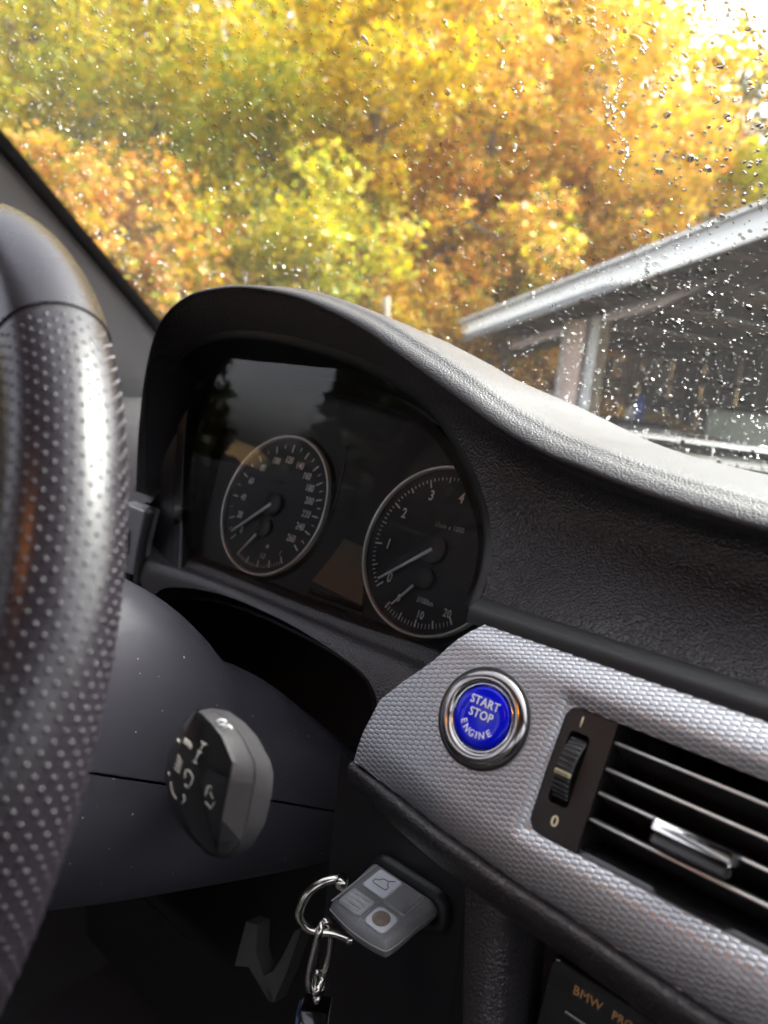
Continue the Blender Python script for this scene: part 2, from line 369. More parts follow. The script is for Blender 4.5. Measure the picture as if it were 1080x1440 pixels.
PAL = {  # leaf palettes, linear
 'yellow': [(0.86, 0.62, 0.005), (0.82, 0.54, 0.01), (0.74, 0.58, 0.01), (0.88, 0.66, 0.02)],
 'olive': [(0.66, 0.55, 0.03), (0.76, 0.56, 0.03), (0.48, 0.46, 0.05), (0.78, 0.52, 0.04)],
 'lime': [(0.50, 0.54, 0.03), (0.66, 0.62, 0.03), (0.38, 0.44, 0.05), (0.74, 0.60, 0.03)],
 'orange': [(0.86, 0.45, 0.05), (0.82, 0.38, 0.06), (0.86, 0.52, 0.08), (0.74, 0.42, 0.09)],
 'amber': [(0.84, 0.50, 0.05), (0.80, 0.46, 0.06), (0.70, 0.47, 0.09), (0.86, 0.58, 0.09)],
 'rust': [(0.82, 0.38, 0.06), (0.84, 0.46, 0.05), (0.72, 0.38, 0.07), (0.82, 0.54, 0.05)],
 'spruce': [(0.03, 0.045, 0.02), (0.045, 0.06, 0.03), (0.02, 0.03, 0.015)],
 'grey': [(0.14, 0.15, 0.10), (0.22, 0.20, 0.12), (0.10, 0.11, 0.08), (0.26, 0.23, 0.11)],
}
bark = plain('grey_bark', (0.20, 0.165, 0.13), 0.85, noise=0.4, nscale=14, bump=0.6, bscale=40)
bark_pale = plain('weathered_birch', (0.42, 0.36, 0.28), 0.8, noise=.3, nscale=14)
birch = plain('pale_birch_bark', (0.48, 0.44, 0.40), 0.75, noise=0.3, nscale=12)
def leaves_mesh(name, centres, radii, count, size, pal, parent, dark=0.0):
    """count leaf faces (folded diamonds) through the volume of the clumps"""
    cs = np.asarray(centres); rs = np.asarray(radii); k = RNG.choice(len(cs), count, p=rs ** 2 / (rs ** 2).sum())
    d = RNG.normal(size=(count, 3)); d /= np.linalg.norm(d, axis=1)[:, None]
    rr = RNG.random(count) ** 0.45
    P = cs[k] + d * (rs[k] * rr)[:, None] * A(1, 1, 0.8)
    a = RNG.normal(size=(count, 3)); a[:, 2] *= 0.6; a /= np.linalg.norm(a, axis=1)[:, None]
    h = RNG.normal(size=(count, 3)); bb = np.cross(a, h); bb /= np.linalg.norm(bb, axis=1)[:, None]
    s = size * RNG.uniform(0.55, 1.35, count)[:, None]
    nrm = np.cross(a, bb)
    V = np.stack([P - a * s * .5, P + bb * s * .36 + nrm * s * .08, P + a * s * .55, P - bb * s * .36 + nrm * s * .08], 1).reshape(-1, 3)
    base = np.asarray(PAL[pal])
    # whole twigs share a hue: pick by clump as well as by leaf
    ck = RNG.integers(0, len(base), len(cs))
    ci = np.where(RNG.random(count) < 0.45, ck[k], RNG.integers(0, len(base), count))
    col = base[ci]
    if pal != 'spruce' and pal != 'grey':      # leaves of the neighbours mixed in
        mixp = np.asarray(PAL['yellow'] + PAL['olive'] + PAL['lime'] + PAL['lime'][:2]); mk = RNG.random(count) < .30
        col = np.where(mk[:, None], mixp[RNG.integers(0, len(mixp), count)], col)
    col = col * RNG.uniform(0.62, 1.05, (count, 1))
    C4 = np.repeat(np.c_[np.clip(col, 0, 0.9), np.ones(count)], 4, 0)
    return fast_mesh(name, V, np.arange(count * 4), 4, M['leaf'], parent, colors=C4)
def clumps(c, r, n, squash=(1, 1, .9)):
    out = []; rad = []
    for i in range(n):
        d = RNG.normal(size=3); d /= np.linalg.norm(d); q = RNG.random() ** 0.5 * RNG.uniform(.85, 1.25)
        out.append(np.asarray(c) + d * r * q * A(*squash)); rad.append(r * RNG.uniform(0.10, 0.38))
    return out, rad
def ground_at(u, v, dist):
    """the point at a given horizontal distance along a view direction"""
    d = ray(u, v); h = math.hypot(d[0], d[1]); return CAM + d * (dist / h)
def tree(label, c, r, pal, name='autumn_tree', n=5200, size=0.13, ncl=60, trunk=0.11, bk=None, lean=0.0, group='trees on the slope', squash=(1, 1, 1.0)):
    c = np.asarray(c, float); gz = terrain(c[0], c[1]); base = A(c[0] - lean, c[1], gz - 0.1)
    root = thing(name, label, 'tree', base, group); bk = bk or bark
    cl, rd = clumps(c, r, ncl, squash)
    m = MB(); top = c + A(0, 0, r * 0.55)
    H = [base, base * .65 + top * .35 + A(RNG.normal() * .08, RNG.normal() * .08, 0), base * .3 + top * .7 + A(RNG.normal() * .12, RNG.normal() * .12, 0), top]
    m.tube(catmull(H, 5), list(np.linspace(trunk, trunk * 0.25, 16)), 9)
    for i in RNG.choice(len(cl), min(12, len(cl)), replace=False):
        e_ = cl[i]; f_ = RNG.uniform(.35, .85); s_ = base * (1 - f_) + top * f_
        m.tube(catmull([s_, s_ * .5 + e_ * .5 + A(0, 0, -.06 * r), e_], 3), list(np.linspace(trunk * .26, trunk * .05, 7)), 5)
    m.build('trunk', bk, root)
    leaves_mesh('crown', cl, rd, n, size, pal, root)
    return root
def bush(label, c, r, pal, n=2600, size=0.10, ncl=30, squash=(1, 1, .8), name='autumn_shrub', group='shrubs on the slope'):
    c = np.asarray(c, float); gz = terrain(c[0], c[1]); base = A(c[0], c[1], gz - 0.05)
    root = thing(name, label, 'shrub', base, group)
    cl, rd = clumps(c, r, ncl, squash); m = MB()
    for i in range(0, len(cl), 2): m.tube(catmull([base + RNG.normal(size=3) * A(.06, .06, 0), base * .45 + cl[i] * .55, cl[i]], 3), list(np.linspace(.02, .005, 7)), 5)
    m.build('stem', bark, root); leaves_mesh('foliage', cl, rd, n, size, pal, root); return root
# far wood behind, then the nearer trees
for u, v, dist, r_, pal, lab in [
    (-30, -60, 21, 4.2, 'olive', 'tall olive-yellow tree far back at the left edge'),
    (180, -80, 22, 4.2, 'yellow', 'tall faded olive tree far back behind the yellow-green birch'),
    (390, -80, 22, 4.2, 'yellow', 'tall pale yellow tree far back at the top of the slope'),
    (600, -60, 22, 4.2, 'amber', 'tall amber tree far back behind the bright yellow tree'),
    (770, -20, 21, 3.6, 'olive', 'tall brown-olive tree far back behind the orange trees'),
    (800, 40, 20, 2.8, 'amber', 'tall amber tree far back, nearest to the white sky'),
    (60, 260, 18, 3.0, 'olive', 'dull olive tree half hidden behind the rust-coloured shrubs at left'),
    (300, 240, 17, 3.0, 'lime', 'greenish tree half hidden behind the lime tree'),
    (520, 300, 18, 3.0, 'amber', 'amber tree half hidden in the middle of the slope'),
    (740, 280, 18, 3.0, 'olive', 'olive tree half hidden behind the leaning pale trunk'),
    (900, 260, 18, 2.6, 'amber', 'amber tree half hidden above the carport roof')]:
    tree(lab, ground_at(u, v, dist), r_, pal, n=10000, size=0.20, ncl=110, trunk=.16, group='far trees on the slope')
for u, v, dist, r_, pal, lab, kw in [
    (50, 70, 13, 2.1, 'lime', 'yellow-green tree at the top left, above the pillar', {}),
    (230, 60, 12, 2.0, 'olive', 'dull yellow tree left of the brightest yellow one', {}),
    (530, 50, 10.5, 1.7, 'yellow', 'brightest yellow tree at the top middle of the windshield', dict(n=6500)),
    (370, 250, 11, 1.7, 'lime', 'lime green tree in the middle of the slope', {}),
    (700, 110, 12, 1.9, 'orange', 'peach orange tree right of the brightest yellow one', {}),
    (850, 130, 13, 1.7, 'amber', 'amber tree with a leaning pale trunk, beside the open sky', dict(bk=birch, trunk=.13, lean=.5)),
    (640, 330, 11, 1.5, 'orange', 'orange tree in the centre, above the instrument hood', {}),
    (860, 330, 12.5, 1.6, 'orange', 'orange tree standing just above the carport roof edge', {}),
    (150, 190, 11.5, 1.5, 'lime', 'thin olive tree with grey trunk left of the lime tree', dict(n=3000)),
    (1040, 215, 17, 1.7, 'grey', 'sparse grey-green tree against the white sky at right', dict(n=1500, size=.2)),
    (1010, 130, 19, 1.6, 'grey', 'thin bare-looking dark tree reaching into the white sky', dict(n=600, size=.2))]:
    k_ = dict(n=7500, size=0.115); k_.update(kw); tree(lab, ground_at(u, v, dist), r_, pal, **k_)
for u, v, dist, r_, pal, lab in [
    (60, 330, 9.5, 1.0, 'rust', 'rust orange shrub close behind the upper part of the pillar'),
    (150, 330, 9, 0.9, 'rust', 'rust orange shrub beside the pillar, left of the lime tree'),
    (210, 400, 8.5, 0.9, 'orange', 'low orange shrub just above the left end of the hood'),
    (320, 390, 9, 0.9, 'lime', 'low lime shrub above the hood, left of centre'),
    (430, 370, 9, 1.0, 'lime', 'low yellow-green shrub above the middle of the hood'),
    (540, 420, 10, 0.9, 'amber', 'low amber shrub behind the white stump'),
    (610, 440, 11.4, 0.9, 'orange', 'low orange shrub left of the carport roof corner'),
    (720, 345, 11.8, 0.9, 'lime', 'yellow-green shrub above the left end of the carport roof'),
    (700, 490, 12.2, 0.9, 'orange', 'low orange shrub seen under the carport roof corner'),
    (760, 500, 12.4, 0.9, 'rust', 'low rust shrub seen left of the carport post'),
    (1075, 255, 12, 0.5, 'lime', 'small bright lime shrub touching the roof edge at far right'),
    (930, 300, 12, 0.8, 'amber', 'amber shrub rising behind the carport roof')]:
    bush(lab, ground_at(u, v, dist), r_ * 1.25, pal, n=3600, ncl=55, size=.095)
# unseen spruces added beside the driver's window: their gap shapes the cluster-glass reflection
for i, (x, y, hh, rr, lab) in enumerate([(-10.2, -.6, 6.5, 2.3, 'unseen dark spruce added level with the front of the car, driver side'), (-9.0, -4.4, 6.2, 1.95, 'unseen dark spruce added in front of the sky gap beside the car'), (-6.3, -7.9, 6.2, 2.0, 'unseen dark spruce added behind the sky gap beside the car'), (-2.6, -9.8, 6.5, 2.3, 'unseen dark spruce added behind the car on the driver side')]):
    base = A(x, y, GZ - .1); root = thing('added_spruce', lab, 'tree', base, 'unseen spruces added for the cluster-glass reflection'); m = MB(); m.tube([base, base + A(0, 0, hh * .5), base + A(0, 0, hh)], [.2, .13, .02], 9); m.build('trunk', bark, root)
    cl, rd = [], []
    for k in range(260):
        f_ = RNG.random() ** 1.5; a_ = RNG.uniform(0, 6.28); q_ = RNG.random() ** .5 * rr * (1 - f_ * .96); cl.append(base + A(math.cos(a_) * q_, math.sin(a_) * q_, .2 + f_ * (hh - .3))); rd.append(.14 + .36 * (1 - f_))
    leaves_mesh('crown', cl, rd, 15000, .32, 'spruce', root)
# a pale birch stump
p = ground_at(549, 470, 8.6); q = ground_at(543, 418, 8.6); p[2] = terrain(p[0], p[1]) - .1
m = MB(); m.tube(catmull([p, p * .5 + q * .5 + A(.03, 0, 0), q], 4), list(np.linspace(.075, .045, 9)), 9); tag(m.build('birch_stump', bark_pale, origin=p), 'broken white birch stump above the middle of the hood', 'stump')

# ------------------------------------------------------------------ the carport at right
wood = plain('dark_wood', (0.08, 0.085, 0.075), 0.7, noise=0.4, nscale=6)
brown = plain('brown_beam', (0.13, 0.10, 0.09), 0.7, noise=0.4, nscale=6)
fasc = plain('pale_fascia', (0.50, 0.51, 0.51), 0.5, noise=0.08, nscale=8)
redpost = plain('faded_red_paint', (0.60, 0.47, 0.40), 0.7, noise=0.25, nscale=9)
greywh = plain('grey_white_board', (0.62, 0.64, 0.62), 0.6, noise=0.15, nscale=7)
shed = plain('shed_grey', (0.15, 0.15, 0.15), 0.7, noise=0.4, nscale=3)
e0 = ground_at(655, 458, 9.6); e1 = ground_at(1080, 296, 6.6)      # lower and upper end of the sloping roof edge
ex = (e1 - e0); elen = np.linalg.norm(ex); ex /= elen
hz = A(ex[0], ex[1], 0); hz /= np.linalg.norm(hz); back = A(-hz[1], hz[0], 0)
if back @ A(-.3, .95, 0) < 0: back = -back
upn = np.cross(ex, back); upn = upn if upn[2] > 0 else -upn
RF = Fr(e0, ex, back, upn)
cp = thing('carport', 'open carport with a sloping pale roof edge, beyond the windshield at right', 'carport', A(e0[0], e0[1], GZ))
m = MB(); m.box(RF, -0.05, elen + 3.5, -0.03, 0.0, -0.20, 0.03, .006); m.build('fascia_board', fasc, cp)
m = MB(); m.box(RF, -0.10, elen + 3.5, -0.06, 5.0, 0.034, 0.075, .006); m.build('roof_sheet', fasc, cp)
m = MB(); m.box(RF, -0.02, elen + 3.5, 0.004, 5.0, -0.05, 0.03, 0); m.build('roof_deck', wood, cp)
for k in range(9): m = MB(); m.box(RF, 0.35 + k * .8, 0.43 + k * .8, 0.01, 5.0, -0.16, -0.055, 0); m.build('rafter', brown, cp)
m = MB(); m.box(RF, 0.2, elen + 3.5, 0.55, 0.67, -0.36, -0.165, .005); m.build('cross_beam', brown, cp)
BZ = Fr(A(0, 0, 0), A(1, 0, 0), A(0, 1, 0))
def upright(fr_pt, w0, z0, z1, mat, name, parent, dx=0.0, dy=0.0, th=None):
    F_ = Fr(A(fr_pt[0], fr_pt[1], 0) + hz * dx + back * dy, hz, back); mm = MB(); th = th or w0
    mm.box(F_, -w0 / 2, w0 / 2, -th / 2, th / 2, z0, z1, .004); return mm.build(name, mat, parent)
pp = ground_at(815, 530, 8.6)
zt = ground_at(818, 452, 8.6)[2]
post = upright(pp, 0.30, GZ, zt, redpost, 'post', cp)
upright(pp, 0.13, GZ, zt + .01, greywh, 'corner_board', cp, dx=-.22, dy=-.02); upright(pp, 0.15, GZ, zt + .01, greywh, 'corner_board', cp, dx=.23, dy=-.02)
for dx_ in (3.4, 6.6): upright(pp, 0.24, GZ, zt + .5, redpost, 'post', cp, dx=dx_, dy=2.6)
WB = Fr(A(pp[0], pp[1], GZ) + back * 3.4, hz, back)
for k in range(25):
    m = MB(); m.box(WB, -3.3 + k * .3, -3.015 + k * .3, 0.0 + (k % 2) * .012, 0.03 + (k % 2) * .012, 0.0, 2.9, .004); m.build('wall_board', shed if k % 3 else wood, cp)
m = MB(); m.box(WB, -3.3, 4.1, -.06, -.01, 1.05, 1.2, .004); m.build('wall_rail', wood, cp)
m = MB(); m.box(WB, -3.2, 4.1, -.5, -.03, 1.42, 1.46, .003); sh = m.build('shelf', wood, cp)
# things kept under the carport
def jug(label, c, r_, h_, mat, name, cat):
    m = MB(); F_ = Fr(c, A(1, 0, 0), A(0, 1, 0)); m.lathe(F_, [(0, 0), (r_ * .9, 0), (r_, h_ * .1), (r_, h_ * .62), (r_ * .75, h_ * .8), (r_ * .35, h_ * .88), (r_ * .35, h_), (0, h_)], 20)
    return tag(m.build(name, mat, origin=c), label, cat)
def crate(label, c, sx, sy, sz, mat, name='storage_crate', cat='crate'):
    F_ = Fr(c, hz, back); root = thing(name, label, cat, c); m = MB()
    m.box(F_, -sx / 2, sx / 2, -sy / 2, sy / 2, 0, .03); m.box(F_, -sx / 2, sx / 2, -sy / 2, -sy / 2 + .03, .031, sz, .004); m.box(F_, -sx / 2, sx / 2, sy / 2 - .03, sy / 2, .031, sz, .004)
    m.box(F_, -sx / 2, -sx / 2 + .03, -sy / 2 + .031, sy / 2 - .031, .031, sz, .004); m.box(F_, sx / 2 - .03, sx / 2, -sy / 2 + .031, sy / 2 - .031, .031, sz, .004); m.build('body', mat, root)
    m = MB(); m.box(F_, -sx / 2 - .02, sx / 2 + .02, -sy / 2 - .02, sy / 2 + .02, sz + .001, sz + .04, .008); m.build('lid', mat, root); return root
palegrey = plain('pale_concrete', (0.30, 0.31, 0.29), 0.8, noise=0.25, nscale=5)
greenish = plain('pale_green_paint', (0.38, 0.42, 0.34), 0.7, noise=0.15, nscale=5)
bluep = plain('blue_plastic', (0.03, 0.09, 0.45), 0.4); yelp = plain('yellow_plastic', (0.75, 0.42, 0.02), 0.4); whp = plain('white_plastic', (0.7, 0.68, 0.68), 0.4)
tan = plain('tan_board', (0.45, 0.28, 0.14), 0.7, noise=0.2, nscale=6); darkbox = plain('dark_box', (0.05, 0.05, 0.055), 0.6)
def inside(u, v, dist): return ground_at(u, v, dist)
c = inside(935, 640, 9.0); c[2] = GZ + .004; crate('large pale grey storage chest under the carport, right of the post', c, 0.95, .6, .78, palegrey, 'storage_chest', 'chest')
c = inside(1050, 640, 9.2); c[2] = GZ + .004; crate('tall pale green cabinet under the carport at the right edge', c, 0.8, .5, 1.05, greenish, 'storage_cabinet', 'cabinet')
c = inside(880, 640, 9.6); c[2] = GZ + .004; crate('dark storage crate between the post and the pale chest', c, 0.55, .5, .85, darkbox)
cz = c[2] + .85 + .042
for du, mat_, lab, nm, r_, h_ in [(-.10, yelp, 'small yellow canister on the dark crate beside the post', 'canister', .055, .16), (0.06, whp, 'small white canister on the dark crate', 'canister', .06, .15)]:
    jug(lab, A(c[0], c[1], cz) + hz * du - back * .1, r_, h_, mat_, nm, 'canister')
jug('small blue canister behind the yellow one on the dark crate', A(c[0], c[1], cz) + hz * -.03 + back * .12, .06, .30, bluep, 'canister', 'canister')
for i, (u, lab) in enumerate([(880, 'tan board lying on the carport shelf beside the post'), (1000, 'brown board lying on the carport shelf further right')]):
    F_ = Fr(WB((u - 860) * .011 - 2.9, -.28, 1.465), hz, back); m = MB(); m.box(F_, 0, .8, -.1, .1, 0, .12, .01); tag(m.build('stored_board', tan if i == 0 else brown, origin=F_.o), lab, 'board')

# ================================================================== CAR BODY AND WINDSHIELD
car = thing('car', 'dark car cabin shell with grey windshield pillar at the left', 'car', A(0.30, -0.3, GZ))
# windshield plane: passes through the pillar edge
WS0 = A(0, 0.229, 0.167); WSd = A(0, -0.845, 0.535); WSd = WSd / np.linalg.norm(WSd); WSn = np.cross(A(1, 0, 0), WSd)   # outward-up normal
if WSn[2] < 0: WSn = -WSn
WF = Fr(WS0, A(1, 0, 0), WSd, WSn)
XR = 0.30                      # car centre line
def edge_x(s): return -0.7225 + (s / 0.32) * 0.10        # pillar edge along the slope
S0, S1 = -0.23, 0.76
m = MB(); rows = []
for s in np.linspace(S0, S1, 12): rows.append([WF(x, s, 0.0) for x in np.linspace(edge_x(s) - .05, 2 * XR - edge_x(s) + .05, 20)])
m.grid(rows); ws = m.build('windshield', M['glass'], origin=WF(0.3, S0)); tag(ws, 'raked windshield glass covered in raindrops in front of the dashboard', 'windshield')
# black ceramic border with a fringe of fine teeth along the pillar edge
m = MB(); N = 420; w_ = 0.030
for side in (-1, 1):
    P0, P1 = [], []
    for i in range(N + 1):
        s = S0 + (S1 - S0) * i / N; xe = edge_x(s)
        X0, X1 = xe - .06, xe + .012
        if side > 0: X0, X1 = 2 * XR - X0, 2 * XR - X1
        P0.append(WF(X0, s, -.0025)); P1.append(WF(X1, s, -.0025))
    m.grid([P0, P1])
    for i in range(0, N):
        s = S0 + (S1 - S0) * (i + .5) / N; h_ = (S1 - S0) / N; xe = edge_x(s); k = .012 + .011
        xa, xb = xe + .012, xe + k
        if side > 0: xa, xb = 2 * XR - xa, 2 * XR - xb
        m.add([WF(xa, s - h_ * .36, -.0025), WF(xb, s, -.0025), WF(xa, s + h_ * .36, -.0025)], [(0, 1, 2)])
m.grid([[WF(x, s, -.0025) for x in np.linspace(edge_x(S0), 2 * XR - edge_x(S0), 8)] for s in (S0, S0 + .02)])
fo = m.build('frit_border', M['frit'], ws, smooth=False)
# A pillars
def pillar(side):
    rows = []
    for s in np.linspace(S0 - .25, S1, 14):
        e_ = WF(edge_x(s) - .026, s, -.012); R_ = []
        for a, b_, c_ in ((0.0, 0.0, 0.012), (0.0, 0.0, -0.002), (-.012, -.012, -.014), (-.040, -.035, -.034), (-.075, -.075, -.05), (-.105, -.12, -.055), (-.115, -.15, -.04)):
            q = e_ + A(a, b_, c_)
            if side > 0: q[0] = 2 * XR - q[0]
            R_.append(q)
        rows.append(catmull(R_, 3))
    m = MB(); m.grid(rows); return m.build('pillar', M['pillar'], car)
pillar(-1); pillar(1)
# roof, doors, floor, rear: the shell that lets light in only through the windows
m = MB(); yt = WF(0, S1)[1]; zt_ = WF(0, S1)[2]
m.grid([[A(x, y, zt_ + .03 - .10 * ((x - XR) / .7) ** 4 - .06 * max(0, (-y - 1.2)) ** 2 + (0 if y < yt - .05 else -.03)) for x in np.linspace(-.46, 2 * XR + .46, 15)] for y in np.linspace(yt, -2.3, 14)]); m.build('roof', M['headliner'], car)
def side_shell(sd):
    X = lambda x: x if sd < 0 else 2 * XR - x
    m = MB(); m.grid([[A(X(x), y, z) for y in np.linspace(.75, -2.4, 16)] for x, z in ((-.60, -.80), (-.70, -.55), (-.72, -.2), (-.69, -.04), (-.70, 0.0), (-.76, .01))]); m.build('door', M['cabin'], car)
    for y0, y1 in ((-.90, -1.10), (-1.75, -2.3)):
        m = MB(); m.grid([[A(X(-.72), y0, 0), A(X(-.72), y1, 0)], [A(X(-.60), y0 - .03, .30), A(X(-.60), y1 - .03, .30)], [A(X(-.46), y0 - .05, zt_ - .05), A(X(-.46), y1 - .05, zt_ - .05)]]); m.build('door_pillar', M['headliner'], car)
side_shell(-1); side_shell(1)
m = MB(); m.grid([[A(x, y, -.80) for x in (-.75, XR, 2 * XR + .75)] for y in (.9, -1, -2.4)]); m.build('floor', M['cabin'], car)
m = MB(); m.grid([[A(x, y, z) for x in (-.75, XR, 2 * XR + .75)] for y, z in ((.95, -.8), (.75, -.2), (.62, .0), (.45, .03))]); m.build('firewall', M['matte'], car)
m = MB(); m.grid([[A(x, y, z) for x in (-.75, XR, 2 * XR + .75)] for y, z in ((-1.75, -.6), (-1.9, .12), (-2.4, .14))]); m.build('rear_bench', M['cabin'], car)
seat = thing('driver_seat', 'dark driver seat behind the steering wheel', 'seat', A(-.084, -.75, -.75))
def slab(rows_): m_ = MB(); m_.grid(loft(rows_, 3, 3)); return m_
def ring_(cx_, y, z, w2, d2, tilt=0.0): return [A(cx_ + w2 * math.cos(a), y + d2 * math.sin(a), z + tilt * math.sin(a)) for a in np.linspace(0, 2 * math.pi, 17)]
slab([ring_(-.084, -.62, z, w2, d2) for z, w2, d2 in ((-.62, .20, .20), (-.60, .25, .26), (-.45, .26, .28), (-.40, .24, .25), (-.395, .02, .02))]).build('cushion', M['cabin'], seat)
slab([ring_(-.084, y, z, w2, d2) for y, z, w2, d2 in ((-.86, -.50, .20, .07), (-.90, -.2, .25, .075), (-.96, .05, .25, .07), (-1.0, .20, .20, .05), (-1.005, .225, .03, .01))]).build('backrest', M['cabin'], seat)
slab([ring_(-.084, y, z, w2, d2) for y, z, w2, d2 in ((-1.0, .28, .03, .01), (-1.0, .29, .12, .04), (-1.01, .38, .13, .05), (-1.02, .47, .11, .04), (-1.02, .485, .02, .01))]).build('headrest', M['cabin'], seat)
for dx in (-.05, .05): m = MB(); m.tube([A(-.084 + dx, -1.0, .18), A(-.084 + dx, -1.0, .29)], .006, 8); m.build('headrest_post', M['steel'], seat)
# courtesy lamp in the headliner, lit: its warm light shows as the orange streak on the wheel rim
lm = bpy.data.materials.new('amber_lamp_lens'); lm.use_nodes = True; lb = lm.node_tree.nodes['Principled BSDF']
lb.inputs['Base Color'].default_value = (.9, .5, .2, 1); lb.inputs['Emission Color'].default_value = (1.0, 0.30, 0.02, 1); lb.inputs['Emission Strength'].default_value = 18.0
lamp = thing('roof_lamp', 'small lit amber courtesy lamp in the headliner above the seats', 'lamp', A(.02, -1.04, .57)); LPF = Fr(A(.02, -1.04, .575), A(1, 0, 0), A(0, -1, 0), A(0, 0, -1))
m = MB(); m.prism(LPF, rrect(-.06, .06, -.035, .035, .012, 5), -.012, .006, .003); m.build('lamp_housing', M['headliner'], lamp)
m = MB(); m.prism(LPF, rrect(-.045, .045, -.022, .022, .008, 5), .004, .0085, .002); m.build('lamp_lens', lm, lamp)
bonnet = plain('bonnet_paint', (0.02, 0.02, 0.022), 0.2, coat=1.0)
m = MB(); m.grid([[A(x, y, z - .06 * ((x - XR) / .7) ** 2) for x in np.linspace(-.6, 2 * XR + .6, 9)] for y, z in ((.56, .005), (.8, -.02), (1.3, -.09), (1.6, -.2), (1.68, -.45))]); m.build('bonnet', bonnet, car)
m = MB(); m.grid([[A(x, y, z) for x in np.linspace(-.7, 2 * XR + .7, 5)] for y, z in ((.40, .028), (.47, .010), (.57, .008))]); m.build('cowl', M['matte'], car)
# wiper lying along the foot of the glass
wp = thing('windshield_wiper', 'grey wiper lying along the foot of the windshield at right', 'wiper', WF(0.25, S0 + .02, .02))
a_ = WF(-.16, S0 + .030, .018); b_ = WF(.46, S0 + .036, .018)
m = MB(); m.box(Fr(a_, A(1, 0, 0), WSd, WSn), 0, .62, -.006, .007, -.004, .006, .002); m.build('arm', plain('wiper_grey', (.07, .068, .07), .45), wp)
m = MB(); m.box(Fr(a_, A(1, 0, 0), WSd, WSn), -.05, .60, -.009, -.0065, -.016, -.005, .001); m.build('rubber_blade', M['frit'], wp)

# ------------------------------------------------------------------ raindrops on the outside of the glass
def rain():
    NS = 8; N_ = 52000; th = np.linspace(0, 2 * np.pi, NS + 1)[:-1]
    x = RNG.uniform(-.85, .85, N_); q = RNG.uniform(S0 + .02, .62, N_)
    cl = np.c_[RNG.uniform(-.8, .9, 90), RNG.uniform(S0, .6, 90), RNG.uniform(.03, .12, 90)]     # gusts: denser patches
    k = RNG.integers(0, 90, N_); g = np.arange(N_) % 3 == 0
    x = np.where(g, cl[k, 0] + RNG.normal(size=N_) * cl[k, 2], x); q = np.where(g, cl[k, 1] + RNG.normal(size=N_) * cl[k, 2] * .7, q)
    # runs: short trails of beads left by sliding drops
    tr = RNG.random(N_) < .10; kk = RNG.integers(0, 160, N_); tx = RNG.uniform(-.8, .9, 160); tq = RNG.uniform(S0, .6, 160); tl = RNG.uniform(.02, .09, 160)
    u = RNG.random(N_); x = np.where(tr, tx[kk] + .006 * np.sin(u * 9 + kk) * u + RNG.normal(size=N_) * .0008, x); q = np.where(tr, tq[kk] - u * tl[kk], q)
    keep = (q > S0 + .02) & (q < .64) & (x > edge_x(q) + .015) & (x < 2 * XR - edge_x(q) - .015)
    keep &= ~((x < -.10) & (RNG.random(N_) < .35))
    r = .00048 + .00085 * RNG.random(N_) ** 2.2; r = np.where(RNG.random(N_) < .055, r + .0016 * RNG.random(N_), r); r = np.where(RNG.random(N_) < .008, r * 1.7, r)
    r = np.where(x > .05, r * 1.25, r)
    el = np.where(RNG.random(N_) < .10, RNG.uniform(1.4, 2.3, N_), RNG.uniform(.85, 1.3, N_)); ang = RNG.normal(size=N_) * .6 + 1.57; h = r * RNG.uniform(.30, .58, N_)
    x, q, r, el, ang, h = (v[keep] for v in (x, q, r, el, ang, h)); n = len(x)
    wob = 1 + .13 * np.sin(th[None] * 2 + RNG.uniform(0, 6, (n, 1))) + .08 * np.sin(th[None] * 3 + RNG.uniform(0, 6, (n, 1)))
    o = WS0 + x[:, None] * WF.x + q[:, None] * WF.y + .0012 * WF.z; ca, sa = np.cos(ang)[:, None], np.sin(ang)[:, None]; V = []
    for pr, pz in ((1.0, 0.0), (0.90, 0.36), (0.66, 0.70), (0.33, 0.93)):
        dx = pr * r[:, None] * np.cos(th) * wob * el[:, None]; dy = pr * r[:, None] * np.sin(th) * wob
        X = dx * ca - dy * sa; Y = dx * sa + dy * ca
        V.append(o[:, None] + X[..., None] * WF.x + Y[..., None] * WF.y + (pz * h)[:, None, None] * WF.z)
    V.append((o + h[:, None] * WF.z)[:, None]); V.append(o[:, None]); V = np.concatenate(V, 1); nv = 4 * NS + 2
    T = []
    for a in range(3):
        for j in range(NS): j2 = (j + 1) % NS; T += [(a * NS + j, a * NS + j2, (a + 1) * NS + j2), (a * NS + j, (a + 1) * NS + j2, (a + 1) * NS + j)]
    for j in range(NS): j2 = (j + 1) % NS; T += [(3 * NS + j, 3 * NS + j2, 4 * NS), (j2, j, 4 * NS + 1)]
    L_ = (np.arange(n)[:, None, None] * nv + np.array(T)[None]).reshape(-1)
    ob = fast_mesh('raindrops', V.reshape(-1, 3), L_, 3, M['water'], smooth=True); ob.data.set_sharp_from_angle(angle=R(50))
    ob['kind'] = 'stuff'; tag(ob, 'clear raindrops scattered over the outside of the windshield', 'raindrops')
rain()

